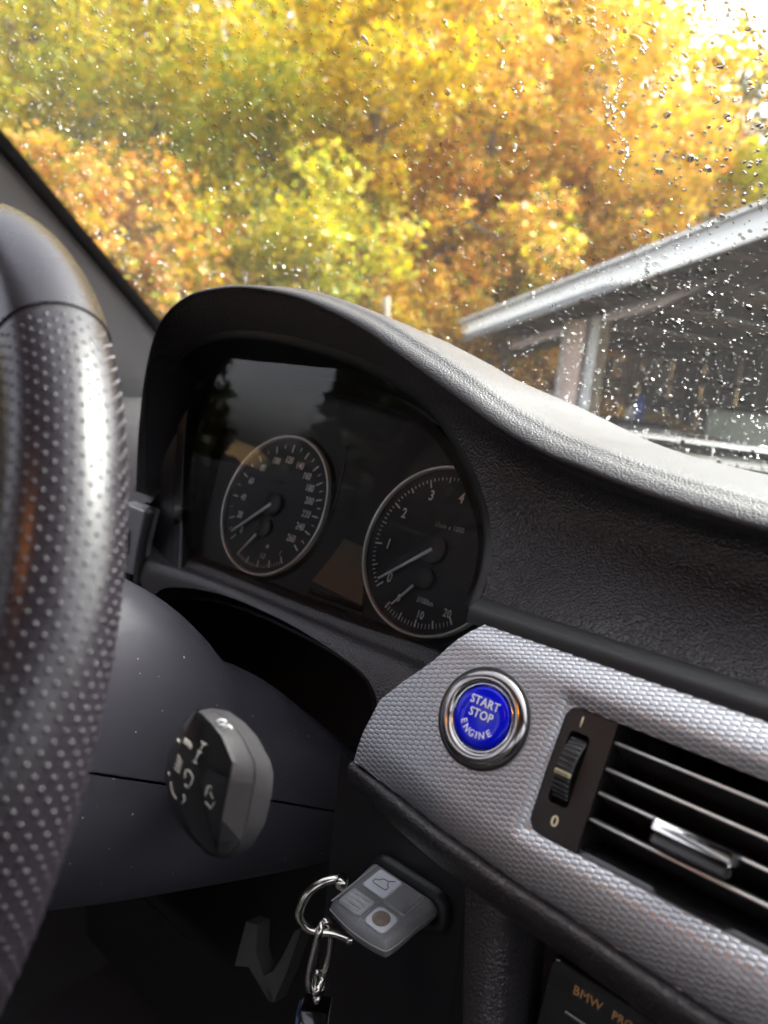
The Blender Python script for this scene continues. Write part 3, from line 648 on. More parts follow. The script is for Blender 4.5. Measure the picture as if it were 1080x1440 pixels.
# ================================================================== DASHBOARD
dash = thing('dashboard', 'black leather-grained dashboard with hooded binnacle and silver textured trim', 'dashboard', A(0.10, 0.0, -0.10))
LIP = [(190,690,-.05),(194,600,-.05),(205,510,-.05),(224,450,-.052),(258,416,-.056),(300,403,-.062),(350,401,-.068),(420,415,-.074),(500,452,-.078),(560,495,-.08),(640,555,-.08),(685,589,-.08),(715,609,-.08),(745,626,-.08),(775,641,-.08),(805,653,-.08),(900,690,-.08),(1000,722,-.08),(1080,745,-.08)]
INN = [(216,700,-.02),(219,620,-.02),(224,556,-.02),(238,516,-.02),(262,488,-.02),(300,470,-.022),(345,465,-.025),(415,474,-.03),(490,497,-.035),(550,525,-.04),(610,570,-.045),(652,632,-.05),(679,692,-.055),(691,748,-.06),(686,806,-.07),(668,860,-.085),(790,896,-.098),(900,936,-.098),(1080,984,-.098)]
L = [atY(*p) for p in LIP]; I_ = [atY(*p) for p in INN]
for x_e in (.245, .275, .31, .36, .45, .60, .80):
    L.append(A(x_e, -.08, .0665 - .006 * (x_e - .22) - .0012 * math.exp(-(x_e - .22) * 12) + .0012)); I_.append(A(x_e, -.098, I_[18][2] + .001 * min(1, (x_e - .23) * 5)))
n_ = len(L)
def row(f): return [np.asarray(f(i, L[i], I_[i]), float) for i in range(n_)]
def face(wt, out):   # between lip and inner edge
    def f(i, l, a):
        k = min(1, max(0, (i - 8) / 8.0)); k = k * k * (3 - 2 * k); p = l * (1 - wt) + a * wt
        dd = 0.034 * math.sin(math.pi * min(1, wt) ** .62) * k
        return p + A(0, dd, 0)
    return row(f)
def top(dy, dz):
    def f(i, l, a):
        side = max(0, 1 - i / 4.0)         # the left flank of the hood runs outwards instead of up
        kk = .12 + .88 * min(1, max(0, (i - 6) / 4.0))      # over the cluster the lip itself is the crest
        return l + A(-dz * side * 1.2, dy, dz * (1 - side) * kk)
    return row(f)
def back_row(y, z, zk):
    def f(i, l, a):
        side = max(0, 1 - i / 4.0)
        zz = z * (1 - zk) + (l[2] + (.006 if i > 9 else -.001)) * zk
        x = l[0] - (.05 if i < 6 else 0) * (1 - zk) - .02 * side
        return A(x, y, max(zz, -0.02) if i > 3 else min(zz, l[2] + .01))
    return row(f)
rows = [I_, face(.85, 0), face(.6, 0), face(.35, 0), face(.12, 0), row(lambda i, l, a: l + A(0, .001, -.002)), top(.0035, .0035), top(.012, .0075), top(.03, .010), back_row(.06, .070, .86), back_row(.20, .064, .35), back_row(.33, .0595, .03), back_row(.405, .0555, 0)]
G_ = loft(rows, 5, 3); m = MB(); m.grid(G_); up_o = m.build('upper_pad', M['pad'], dash); up_o.data.materials.append(M['pad_top'])
up_o.data.polygons.foreach_set('material_index', (np.arange(len(up_o.data.polygons)) >= 14 * (len(G_[0]) - 1)).astype(np.int32))
# dash top fills the area left of the hood to the pillar
m = MB(); m.grid(loft([[A(x, y, z + dz) for x, dz in ((-.80, -.01), (-.6, 0), (-.45, .0), (-.30, -.003))] for y, z in ((-.03, -.02), (.03, .03), (.2, .05), (.405, .052))], 3, 3)); m.build('side_pad', M['pad'], dash)
m = MB(); m.grid([[A(x, y, z) for x in (-.80, -.6, -.42, -.302)] for y, z in ((-.032, -.02), (-.05, -.05), (-.045, -.10), (-.02, -.25))]); m.build('side_face', M['black'], dash)
# inner steps of the binnacle down to the instrument plate
tau = R(20); GY = A(0, math.sin(tau), math.cos(tau)); GN = A(0, -math.cos(tau), math.sin(tau)); GF = Fr(A(0, 0, 0), A(1, 0, 0), GY, GN)
idx = list(range(0, 16)); cx = A(-.085, 0, .02)
ARCH2 = [(252,720),(255,640),(260,590),(270,556),(288,540),(315,534),(350,533),(415,537),(480,547),(540,562),(598,590),(640,640),(668,695),(682,748),(680,806),(664,858)]
I2 = [at(u, v, GN * .012, GN) for u, v in ARCH2]
IW = [atY(206, 800, -.02), atY(212, 752, -.02)] + [I_[i] for i in idx]; I2W = [at(248, 812, GN * .012, GN), at(250, 770, GN * .012, GN)] + I2
def mid(k, tz):
    out = []
    for j in range(len(IW)):
        p = IW[j] * (1 - k) + I2W[j] * k; d = cx - p; d[1] = 0; d /= np.linalg.norm(d); out.append(p + d * tz)
    return out
Ri = [IW, mid(.03, .004), mid(.06, .005)]
m = MB(); m.grid(loft(Ri, 4, 2)); m.build('binnacle_edge', M['black'], dash)
Rj = [mid(.06, .005), mid(.20, -.003), mid(.55, -.006), mid(.85, -.003)]
m = MB(); m.grid(loft(Rj, 4, 3)); m.build('binnacle_wall', M['matte'], dash)
Rk = [mid(.80, .0), mid(.90, .005), mid(.98, .006), [p - GN * .012 for p in mid(1.0, .004)]]
m = MB(); m.grid(loft(Rk, 4, 3)); m.build('binnacle_step', M['black'], dash)
# ledge under the cluster and the opening for the steering column
E_ = [atY(u, v, y) for u, v, y in [(192,764,-.03),(215,776,-.03),(300,805,-.03),(400,845,-.03),(500,885,-.032),(610,930,-.036)]] + [A(.075, -.045, -.066), A(.11, -.06, -.068)]
CAV = [atY(u, v, y) for u, v, y in [(208,846,-.045),(236,826,-.045),(305,834,-.045),(385,866,-.047),(455,906,-.05),(508,945,-.055),(527,975,-.06),(533,1010,-.065)]]
ins_ = [p + A(0, .012, .004) for p in E_]
rows = [[p + A(0, .030, -.004) for p in ins_], ins_, [p + A(0, .003, .001) for p in E_], [p + A(0, -.003, -.003) for p in E_],
        [E_[i] * .72 + CAV[i] * .28 + A(0, -.006, 0) for i in range(8)], [E_[i] * .35 + CAV[i] * .65 + A(0, -.004, 0) for i in range(8)], CAV]
m = MB(); m.grid(loft(rows, 5, 3)); m.build('cluster_ledge', M['pad_fine'], dash)
rows = [CAV, [p + A(-.003, .006, -.003) for p in CAV], [p + A(-.004, .03, -.006) for p in CAV], [p + A(0, .20, -.03) for p in CAV]]
m = MB(); m.grid(loft(rows, 4, 2)); m.build('column_opening', M['matte'], dash)
# a thin inner lip that catches the light in the column opening
c2 = [atY(u, v, .0) for u, v in [(240,838),(290,842),(335,853),(400,880),(470,918),(510,948),(525,975),(527,1000)]]
m = MB(); m.tube(catmull(c2, 5), .0022, 8); m.build('opening_seal', M['matte'], dash)
m = MB(); m.grid([[A(x, .17, -.05), A(x, .17, -.35), A(x, .10, -.75)] for x in (-.80, -.3, .2, .9)]); m.build('carcass', M['matte'], dash)
m = MB(); m.grid([[A(x, y, z) for x in (-.80, -.36, -.31)] for y, z in ((-.05, -.10), (-.10, -.2), (-.08, -.35), (.1, -.6))]); m.build('knee_bolster', M['matte'], dash)
# silver trim strip at the far left of the cluster
tl_ = [atY(u, v, -.045) for u, v in [(176,706),(208,718),(203,740),(196,772),(190,808),(176,803)]]
F_ = Fr(A(0, -.045, 0), A(1, 0, 0), A(0, 0, 1), A(0, -1, 0)); m = MB(); m.prism(F_, [(q[0], q[2]) for q in tl_], -.012, .003, .0012); m.build('side_trim', M['trim'], dash, smooth=False)
ed = [atY(u, v, -.043) for u, v in [(213,716),(206,742),(199,775),(194,812),(193,850)]]
m = MB(); m.tube(catmull(ed, 4), .004, 8); m.build('side_trim_edge', M['pad_fine'], dash)

# ------------------------------------------------------------------ silver trim with embossed cells
el = R(25); TF = Fr(A(.1357, -.1349, -.0309), A(1, 0, 0), A(0, math.sin(el), math.cos(el)), A(0, -math.cos(el), math.sin(el)))
VX0, VX1, VY0, VY1 = .0335, .205, -.0335, .0195      # hole for the vent
TOPV, XEND = .0405, .26
def vbot(x): return float(np.interp(x, [-.0585, -.008, .03, .06, .09, .115, .2, .3], [-.0435, -.0515, -.0548, -.0562, -.0582, -.0592, -.060, -.060]))
def xleft(v): return float(np.interp(v, [-.06, -.0435, -.030, -.012, .0, .0148, .0409], [-.0578, -.0577, -.0575, -.0548, -.0465, -.0345, -.0188]))
def th_(x, v):
    z = 0.0
    if v > .024: z -= .0085 * ((v - .024) / .0165) ** 2
    db = v - vbot(x)
    if db < .017: z -= .0075 * (.30 + .70 * min(1, max(0, (x + .058) / .035))) * ((.017 - db) / .017) ** 2
    dx = max(VX0 - x, 0); dy = max(VY0 - v, v - VY1, 0); d = math.hypot(dx, dy)
    if d < .0065: z -= .0028 * (1 - d / .0065) ** 1.5
    return z
def hole_dist(x, v):   # <0 inside the rounded hole
    r_ = .006; hx = (VX0 + VX1) / 2; hw = (VX1 - VX0) / 2 - r_; hy = (VY0 + VY1) / 2; hh = (VY1 - VY0) / 2 - r_
    qx, qy = abs(x - hx) - hw, abs(v - hy) - hh
    return math.hypot(max(qx, 0), max(qy, 0)) + min(max(qx, qy), 0) - r_
def clampT(x, v):
    v = min(v, TOPV); v = max(v, vbot(x)); x = max(x, xleft(v)); v = max(v, vbot(x))
    for _ in range(4):
        d = hole_dist(x, v)
        if d < 0:
            e_ = 1e-4; gx = (hole_dist(x + e_, v) - hole_dist(x - e_, v)) / (2 * e_); gy = (hole_dist(x, v + e_) - hole_dist(x, v - e_)) / (2 * e_)
            x -= gx * d; v -= gy * d
    return x, v
trim = MB()
CWX, CHY = .0037, .0023       # cell pitch across and up
ring_o = [(-.5, 0), (-.22, -.62), (.22, -.62), (.5, 0), (.22, .62), (-.22, .62)]
cells = MB()
ni = int((XEND + .07) / (CWX * .78)) + 2; nj = int(.11 / CHY) + 4
# true elongated honeycomb: columns .75 pitch apart, odd columns shifted half a cell
cw = CWX * 1.0; ch = CHY; hexo = [(-.58, 0), (-.29, -.5), (.29, -.5), (.58, 0), (.29, .5), (-.29, .5)]
for i in range(int(.34 / (cw * .87)) + 2):
    for j in range(nj):
        cx_ = -.066 + i * cw * .87; cy_ = -.064 + (j + .5 * (i % 2)) * ch
        if cy_ > TOPV + .001 or cy_ < vbot(cx_) - .001 or cx_ < xleft(cy_) - .002 or cx_ > XEND: continue
        if hole_dist(cx_, cy_) < -.0012: continue
        out = [clampT(cx_ + a * cw, cy_ + b_ * ch) for a, b_ in hexo]
        m1 = [clampT(cx_ + a * cw * .88, cy_ + b_ * ch * .82) for a, b_ in hexo]
        m2 = [clampT(cx_ + a * cw * .50, cy_ + b_ * ch * .50) for a, b_ in hexo]
        cc = clampT(cx_, cy_)
        P = [TF(x, v, th_(x, v)) for x, v in out] + [TF(x, v, th_(x, v) + .00019) for x, v in m1] + [TF(x, v, th_(x, v) + .00027) for x, v in m2] + [TF(*cc, th_(*cc) + .00029)]
        Fq = []
        for k in range(6):
            k2 = (k + 1) % 6; Fq += [(k, k2, 6 + k2, 6 + k), (6 + k, 6 + k2, 12 + k2, 12 + k), (12 + k, 12 + k2, 18)]
        cells.add(P, Fq)
# backing plate and skirts
def skirt(pts, dz):
    trim.grid([[TF(x, v, th_(x, v) + .0001) for x, v in pts], [TF(x, v, th_(x, v) - dz) for x, v in pts]])
eb = [(x, vbot(x)) for x in np.linspace(-.0577, XEND, 60)]; et = [(x, TOPV) for x in np.linspace(-.0188, XEND, 40)]; el_ = [(xleft(v), v) for v in np.linspace(-.0435, .0405, 40)]
skirt(eb, .006); skirt(et, .008); skirt(el_, .006)
hole = rrect(VX0, VX1, VY0, VY1, .006, 8); skirt(hole + hole[:1], .006)
tp_ = trim.build('trim_panel', M['trim'], dash)
co_ = cells.build('embossed_cells', M['trim'], tp_, kind='stuff', smooth=True)
# dark gap between pad and trim
m = MB(); rows = [[TF(x, v, z) for x in np.linspace(-.03, .5, 20)] for v, z in ((.038, -.008), (.0435, -.0065), (.0475, -.0085), (.0525, -.016), (.050, -.03))]
m.grid(loft(rows, 1, 3)); m.build('gap_strip', M['matte'], dash)
# rolled knee edge below the trim
xs_ = [-.0605, -.058, -.05, -.03, -.01, .01, .03, .06, .09, .115, .15, .2, .3]
def kr(dv, dz): return [TF(x, vbot(x) + dv, -.0075 + dz) for x in xs_]
rows = [kr(.004, -.008), kr(.0004, -.002), kr(-.0008, .0022), kr(-.0026, .0042), kr(-.0055, .0040), kr(-.0105, -.0002), kr(-.0150, -.007), kr(-.018, -.016), kr(-.019, -.030)]
m = MB(); m.grid(loft(rows, 3, 3)); m.build('knee_edge', M['pad_fine'], dash)
e0_ = [r_[0] for r_ in rows]
m = MB(); m.add(e0_ + [TF(-.06, -.045, -.03)], [tuple(range(len(e0_) + 1))]); m.build('knee_edge_end', M['pad_fine'], dash)
# lower face between key slot and radio
LP = A(.13, -.142, -.105); LN = A(0, -math.cos(R(10)), math.sin(R(10))); LF = Fr(LP, A(1, 0, 0), np.cross(LN, A(1, 0, 0)), LN)
def lp(u, v): q = LF.inv(at(u, v, LP, LN)); return q[0], q[1]
leftE = [lp(u, v) for u, v in [(560,1130),(585,1160),(618,1185),(640,1202),(651,1222),(653,1250),(651,1330),(649,1440),(645,1620)]]
rightE = [lp(u, v) for u, v in [(700,1190),(720,1230),(726,1262),(716,1290),(708,1310),(703,1335),(699,1385),(695,1440),(690,1620)]]
nn = len(leftE); mids = [[(leftE[i][0] * (1 - k) + rightE[i][0] * k, leftE[i][1] * (1 - k) + rightE[i][1] * k) for i in range(nn)] for k in (.33, .66)]
rows = [[LF(x, y, -.018) for x, y in leftE], [LF(x - .0005, y, -.002) for x, y in leftE], [LF(x + .002, y, 0) for x, y in leftE]] + [[LF(x, y, .001) for x, y in mm] for mm in mids] + [[LF(x - .004, y, 0) for x, y in rightE], [LF(x, y, -.003) for x, y in rightE], [LF(x + .003, y, -.012) for x, y in rightE], [LF(x + .004, y, -.04) for x, y in rightE]]
m = MB(); m.grid(loft(rows, 4, 2)); m.build('console_side', M['pad_fine'], dash)
m = MB(); m.grid([[LF(x, y, -.036 + dz) for x in (.02, .1, .3)] for y, dz in ((.03, 0), (-.05, 0), (-.3, .0))]); m.build('console_recess', M['matte'], dash)
# black panel round the key slot
KP = A(.08, -.112, -.15); KF = Fr(KP, A(1, 0, 0), A(0, 0, 1), A(0, -1, 0))
m = MB(); m.grid([[KF(x + dx, z, 0) for x, dx in ((-.046 + .0, 0), (-.02, 0), (.0, 0), (.046, 0))] for z in (.05, 0, -.2)]); m.build('key_slot_panel', M['satin'], dash)

# ------------------------------------------------------------------ start button
stb = thing('start_button', 'round blue engine start button with metal ring on the silver trim', 'button', TF(0, 0, 0))
m = MB(); m.lathe(TF, [(.0212, -.001), (.0214, .0006), (.0205, .0022), (.0185, .0032), (.0170, .0034), (.0158, .0030), (.0151, .0020)], 72); m.build('bezel_ring', M['bezel'], stb)
m = MB(); m.lathe(TF, [(.0222, .0002), (.0224, .0008), (.0213, .0009)], 64); m.build('painted_shadow_ring', M['matte'], stb)  # black ring that stands in for the shadow around the bezel
m = MB(); m.lathe(TF, [(.0151, .0018), (.0147, .0022), (.0141, .0016), (.0139, .0004)], 64); m.build('inner_ring', M['chrome'], stb)
m = MB(); m.lathe(TF, [(.0138, -.001), (.0136, .0015), (.0131, .0025), (.0116, .0031), (.0075, .0027), (.003, .0025), (0, .0025)], 64); bb_ = m.build('button_cap', M['blue'], stb)
BT = TF.moved(0, 0, .00288)
text('lettering', 'START', .0053, BT.moved(-.0002, .0062, .0001), M['white'], bb_, bold=.00004, sx=.92)
text('lettering', 'STOP', .0053, BT.moved(-.0002, .0008), M['white'], bb_, bold=.00004, sx=.92)
for ch_, a in zip('ENGINE', (-146, -122.5, -101, -84, -66.5, -43)):
    f_ = BT.moved(.0086 * math.cos(R(a)), .0086 * math.sin(R(a)) + .0006).turned(R(a + 90)); text('lettering', ch_, .0042, f_, M['white'], bb_, bold=.00003, sx=.95)

# ------------------------------------------------------------------ centre air vent
vt = thing('air_vent', 'black dashboard air vent with metallic-edged slats right of the start button', 'air vent', TF(.12, -.007, -.01))
VF = TF
m = MB(); m.box(VF, .0337, VX1 + .002, VY0 - .002, VY1 + .002, -.075, -.070); m.grid([[VF(x, VY1 + .0002, z) for x in (.05, VX1)] for z in (-.004, -.075)]); m.grid([[VF(x, VY0 - .0002, z) for x in (.05, VX1)] for z in (-.004, -.075)]); m.grid([[VF(VX1, y, z) for y in (VY0, VY1)] for z in (-.004, -.075)]); m.build('housing', M['matte'], vt, smooth=False)
# side plate with thumb wheel slot
po = [(x, y) for x, y in rrect(VX0 + .0006, .075, VY0 + .0006, VY1 - .0006, .0055, 7) if x < .05] ; po = [(.0553, VY1 - .0006)] + po + [(.0553, VY0 + .0006)]
so_ = rrect(.0378, .0468, -.0200, .0100, .0022, 5)
m = MB(); bm = bmesh.new()
def ring_plate(outer, inner, z, fr):
    from mathutils.geometry import tessellate_polygon
    P = [Vector((x, y, 0)) for x, y in outer]; Q = [Vector((x, y, 0)) for x, y in inner]
    tri = tessellate_polygon([P, Q]); return [fr(p.x, p.y, z) for p in P + Q], [tuple(t_) for t_ in tri]
v_, f_ = ring_plate(po, so_, -.0022, VF); m.add(v_, f_)
m.grid([[VF(x, y, -.0022) for x, y in so_ + so_[:1]], [VF(x, y, -.009) for x, y in so_ + so_[:1]]]); m.grid([[VF(.0553, y, z) for y in (VY0, VY1)] for z in (-.0022, -.05)])
m.grid([[VF(x, y, -.0022) for x, y in po], [VF(x, y, -.007) for x, y in po]])
m.build('side_plate', M['black'], vt, smooth=False)
text('numeral', '0', .0062, VF.moved(.0437, -.0262, -.0020), M['cream'], vt, bold=.00008)
m = MB(); m.box(VF, .0409, .0416, .0120, .0165, -.0021, -.0019); m.build('numeral', M['cream'], vt)
WC = VF.moved(.0423, -.005, -.0125); WFm = Fr(WC.o, WC.y, WC.z, WC.x)   # wheel axis along x
m = MB(); m.lathe(WFm, [(.0145, -.0036), (.0152, -.0032), (.0152, .0032), (.0145, .0036)], 60, R(18), R(162)); tw = m.build('thumb_wheel', M['satin'], vt)
for k, a in enumerate(np.linspace(40, 140, 13)):
    ca, sa = math.cos(R(a)), math.sin(R(a)); f_ = Fr(WFm(.0152 * ca, .0152 * sa, 0), WFm.z, WFm.x * -sa + WFm.y * ca)
    mm = MB()
    if k == 7: mm.box(f_, -.0034, .0034, -.0009, .0009, -.001, .0007, .0002); mm.build('marker', M['cream'], tw)
    else: mm.box(f_, -.0034, .0034, -.00062, .00062, -.0006, .0009, .0003); mm.build('rib', M['rib'], tw)
# slats: thin blades with a bright rounded nose
SLZ = -.0045
for v in (.0113, .0005, -.0092, -.0198):
    prof = [(-.040, -.0007 - .012), (-.008, -.0008 - .0012), (-.002, -.0008), (.0, -.0003), (.0004, .0003), (.0, .0008), (-.002, .0012), (-.008, .0010), (-.040, .0007 - .010)]
    m = MB(); m.grid([[VF(x, v + b_, SLZ + a) for x in np.linspace(.0556, VX1 - .001, 8)] for a, b_ in prof]); sl_ = m.build('slat', M['slat'], vt)
    m = MB(); m.tube([VF(x, v + .0003, SLZ + .0003) for x in np.linspace(.0558, VX1 - .0015, 6)], .00065, 8); m.build('slat_edge', M['slatedge'], sl_)
# louvre vanes behind the slats
for x in np.linspace(.066, .198, 12):
    m = MB(); m.box(Fr(VF(x, -.007, -.048), VF.x, VF.y, VF.z), -.0006, .0006, -.0255, .0255, -.02, .0, .0003); m.build('vane', M['matte'], vt)
TB = VF.moved(.0, -.0092, 0)
m = MB(); m.prism(Fr(TB(.0, .0, .0), VF.x, VF.z, -VF.y), [(.080, -.03), (.1095, -.03), (.1095, .0035), (.108, .005), (.0815, .005), (.080, .0035)], -.0012, .0030, .0008); tb = m.build('slider_tab', M['satin'], vt, smooth=False)
m = MB(); m.box(Fr(TB(.0805, -.0028, .0054), VF.x, VF.y, VF.z), 0, .0285, -.0006, .0042, -.002, .0014, .0011); m.build('slider_bar', M['chrome'], tb)
m = MB(); m.box(Fr(TB(.0805, -.0062, .0054), VF.x, VF.y, VF.z), .0006, .0279, -.0016, .0026, -.006, .0006, .0012); m.build('slider_underside', M['rib'], tb)
m = MB(); m.grid(loft([[VF(x, VY0 + dv, z) for x in (.0556, .1, .15, VX1)] for dv, z in ((.0002, -.004), (.0025, -.006), (.004, -.011), (.005, -.03))], 2, 3)); m.build('lower_lip', M['gloss'], vt)

# ------------------------------------------------------------------ radio
RP = LF.moved(0, 0, -.020)
def rp(u, v): q = RP.inv(at(u, v, RP.o, RP.z)); return q[0], q[1]
x0, y0 = rp(776, 1342)
rad = thing('car_radio', 'black car radio panel with amber lettering at the lower right corner', 'radio', RP(x0, y0 - .05))
m = MB(); m.prism(RP, rrect(x0, x0 + .19, y0 - .12, y0, .004, 4), -.012, 0, .001); m.build('faceplate', M['gloss'], rad, smooth=False)
bx, by = rp(826, 1398); px_, py_ = rp(905, 1442)
a0 = rp(806, 1392); a1 = rp(842, 1408); a2 = rp(850, 1422)
text('lettering', 'BMW', .0054, RP.moved(a0[0], a0[1] + .0005, .0003), M['amberprint'], rad, align='LEFT', bold=0.0, sx=1.0)
text('lettering', 'PROFESSIONAL', .0050, RP.moved(a0[0] + .0175, a0[1] + .0005, .0003), M['amberprint'], rad, align='LEFT', sx=.9)
s0_ = rp(795, 1422)
m = MB(); m.box(RP, s0_[0], s0_[0] + .13, s0_[1] - .0006, s0_[1] + .0006, 0.0002, .0012, .0003); m.build('slot_trim', M['steel'], rad)

LENS_EL, LENS_C = 2.6, -.2
# ================================================================== INSTRUMENT CLUSTER
ic = thing('instrument_cluster', 'black instrument cluster with two chrome-ringed dials under the hood', 'instrument cluster', GF(-.085, 0, 0))
fp = [tuple(GF.inv(p)[:2]) for p in I2W]; fc = np.mean(np.array(fp), 0); fp = [tuple(np.array(q) + (np.array(q) - fc) / np.linalg.norm(np.array(q) - fc) * .004) for q in fp]; fp += [(.088, -.078), (-.275, -.078)]
m = MB(); m.prism(GF, fp, -.012, -.0075); m.build('face_plate', M['matte'], ic, smooth=False)
SPX = -.1686
def dial(name, cx_):
    F_ = GF.moved(cx_, 0, 0); m = MB()
    m.lathe(F_, [(0, -.004), (.03, -.004), (.0585, -.004)], 64); d_ = m.build(name, M['dial'], ic)
    m = MB(); m.lathe(F_, [(.0584, -.0045), (.0586, -.0015), (.0593, -.0004), (.0603, -.0004), (.0609, -.0015), (.0611, -.0045)], 96); m.build('rim', M['ring'], d_)
    m = MB(); m.lathe(F_, [(.0611, -.0045), (.0625, -.0060), (.0640, -.0075)], 96); m.build('rim_base', M['black'], d_)
    return d_, F_.moved(0, 0, -.0036)
def tick(F_, a, r0, r1, w_, mat, mb):
    c_, s_ = math.cos(R(a)), math.sin(R(a)); f2 = Fr(F_.o, F_.x * c_ + F_.y * s_, F_.y * c_ - F_.x * s_); mb.box(f2, r0, r1, -w_ / 2, w_ / 2, 0, .0003)
def needle(F_, parent, a, r0, r1, w_, cxy=(0, 0)):
    c_, s_ = math.cos(R(a)), math.sin(R(a)); f2 = Fr(F_(cxy[0], cxy[1], .0032), F_.x * c_ + F_.y * s_, F_.y * c_ - F_.x * s_); m = MB()
    m.prism(f2, [(r0, -w_), (r1, -w_ * .45), (r1 + .0006, 0), (r1, w_ * .45), (r0, w_)], -.0006, .0006, .0002); return m.build('needle', M['white'], parent, smooth=False)
def hub(F_, parent, x, y, r_):
    m = MB(); m.lathe(F_.moved(x, y, 0), [(r_, 0), (r_, .0022), (r_ * .9, .003), (0, .003)], 40); m.build('needle_hub', M['disc'], parent)
# tachometer
td, TFm = dial('tachometer', 0.0); tk = MB()
TA = lambda n: -136.5 - 36.3 * n
for n in range(0, 7):
    tick(TFm, TA(n), .0462, .0525, .0010, None, tk)
    a = TA(n)
    if n < 6: text('numeral', str(n), .0105, TFm.moved(.0402 * math.cos(R(a)), .0402 * math.sin(R(a)), .0002), M['dialtext'], td, sx=.8, bold=.00016)
    if n < 6:
        for k in range(1, 10): tick(TFm, TA(n + k / 10), .0505 if k != 5 else .0485, .0528, .0006 if k != 5 else .0009, None, tk)
for k in range(0, 21):
    a = -117 + (k / 20) * 62.5; tick(TFm, a, .0512 if k % 5 else .0490, .0545, .00042 if k % 5 else .0012, None, tk)
tk.build('tick_marks', M['dialtext'], td, smooth=False, kind='stuff')
m = MB(); tick(TFm, -33.5, .050, .056, .001, None, m); m.build('tick_mark', M['dialtext'], td, smooth=False)
m = MB(); tick(TFm, -30.0, .0505, .0565, .0030, None, m); m.build('red_mark', M['red'], td, smooth=False)
text('lettering', '1/min x 1000', .0055, TFm.moved(.0058, .0177, .0002), M['keymid'], td, sx=.8)
text('lettering', 'l/100km', .0056, TFm.moved(.0062, -.0358, .0002), M['dialtext'], td, sx=.72)
for s_, a, r_ in (('0', -112, .0425), ('10', -83, .0458), ('20', -56.2, .0464)): text('numeral', s_, .0078, TFm.moved(r_ * math.cos(R(a)), r_ * math.sin(R(a)), .0002), M['dialtext'], td, sx=.78, bold=.00014)
hub(TFm, td, 0, 0, .0105); hub(TFm, td, .0, -.0205, .0078)
needle(TFm, td, -140.0, .0, .0475, .0013); needle(TFm, td, -127, .009, .030, .0010, (.0, -.0205))
# speedometer
sd_, SFm = dial('speedometer', SPX); tk = MB()
SA = [(0, -134), (20, -155.6), (40, -178.4), (60, -201.5), (80, -224.8), (100, -247.5), (120, -270), (140, -291.5), (160, -311.3), (180, -328.5), (200, -344.6), (220, -360.5), (240, -376.8), (260, -394.6)]
sa_ = lambda v: float(np.interp(v, [a for a, _ in SA], [b_ for _, b_ in SA]))
for v in range(0, 261, 10):
    a = sa_(v); tick(SFm, a, .0465 if v % 20 == 0 else .0495, .0530, .0010 if v % 20 == 0 else .0006, None, tk)
    if v % 20 == 0:
        r_ = .0395; text('numeral', str(v), .0082, SFm.moved(r_ * math.cos(R(a)), r_ * math.sin(R(a)), .0002), M['dialtext'], sd_, sx=.74, bold=.00014)
for k in range(0, 21):
    a = -114 + (k / 20) * 60; tick(SFm, a, .0512 if k % 5 else .0480, .0540, .00042 if k % 5 else .0012, None, tk)
tk.build('tick_marks', M['dialtext'], sd_, smooth=False, kind='stuff')
for s_, a, r_ in (('1/2', -80, .0440), ('1', -54, .0450)): text('numeral', s_, .0066, SFm.moved(r_ * math.cos(R(a)), r_ * math.sin(R(a)), .0002), M['dialtext'], sd_, sx=.75)
text('lettering', 'km/h', .0055, SFm.moved(.002, .020, .0002), M['disc'], sd_, sx=.8)
hub(SFm, sd_, 0, 0, .0105); hub(SFm, sd_, 0, -.0205, .0078)
needle(SFm, sd_, -138.5, .0, .0480, .0014); needle(SFm, sd_, -124, .009, .031, .0010, (0, -.0205))
m = MB(); m.lathe(SFm.moved(.010, -.0345, 0), [(.0016, 0), (.0016, .001), (0, .0013)], 16); m.build('warning_lamp', M['white'], sd_)
# display between the dials
do = [(-.0830, -.0100), (-.0600, -.0125), (-.0530, -.030), (-.0460, -.0530), (-.1010, -.0490), (-.0900, -.028)]
m = MB(); m.prism(GF, do, -.0073, -.0045, .0002); m.build('display', M['lcd'], ic, smooth=False)
m = MB(); m.box(GF, -.101, -.046, -.0580, -.0535, -.0072, -.0040, .0008); m.build('display_sill', M['disc'], ic)
le = R(LENS_EL); LFm = Fr(GF(-.08, -.066, .006), A(1, 0, 0), A(0, math.sin(le), math.cos(le)), A(0, -math.cos(le), math.sin(le)))
m = MB(); m.grid([[LFm(x, y, -.05 * x * x + LENS_C * y * y) for x in np.linspace(-.19, .185, 24)] for y in np.linspace(0, .175, 14)]); m.build('lens', M['lens'], ic)
m = MB(); m.tube(catmull([GF(-.104, .060, .004), GF(-.099, .040, .004), GF(-.096, .018, .004), GF(-.0955, .006, .004)], 4), .0010, 6); m.build('lens_rib', M['disc'], ic)

# ================================================================== STEERING COLUMN, STALK, WHEEL
ALP = .3289; WN = A(0, -math.cos(ALP), math.sin(ALP)); WCen = A(-.084, -.3289, -.0264); WUP = A(0, math.sin(ALP), math.cos(ALP))
SF = Fr(WCen, A(1, 0, 0), WUP, WN)                      # z towards the driver
CF = Fr(WCen, A(1, 0, 0), WUP, -WN)                     # z along the column, away from the driver
colm = thing('steering_column', 'dark plastic steering column shroud behind the wheel', 'steering column', CF(0, -.03, .2))
def sec(lat, upv, dn, k, n=2.6):
    """closed rounded section; upv, dn = top and bottom height at distance k along the column"""
    c_ = (upv + dn) / 2; h_ = (upv - dn) / 2; out = []
    for t_ in np.linspace(0, 2 * math.pi, 65)[:-1]:
        a, b_ = math.cos(t_), math.sin(t_); out.append((lat * math.copysign(abs(a) ** (2 / n), a), c_ + h_ * math.copysign(abs(b_) ** (2 / n), b_), k))
    return out
def split_h(k): return -.0325 - .135 * (k - .114)
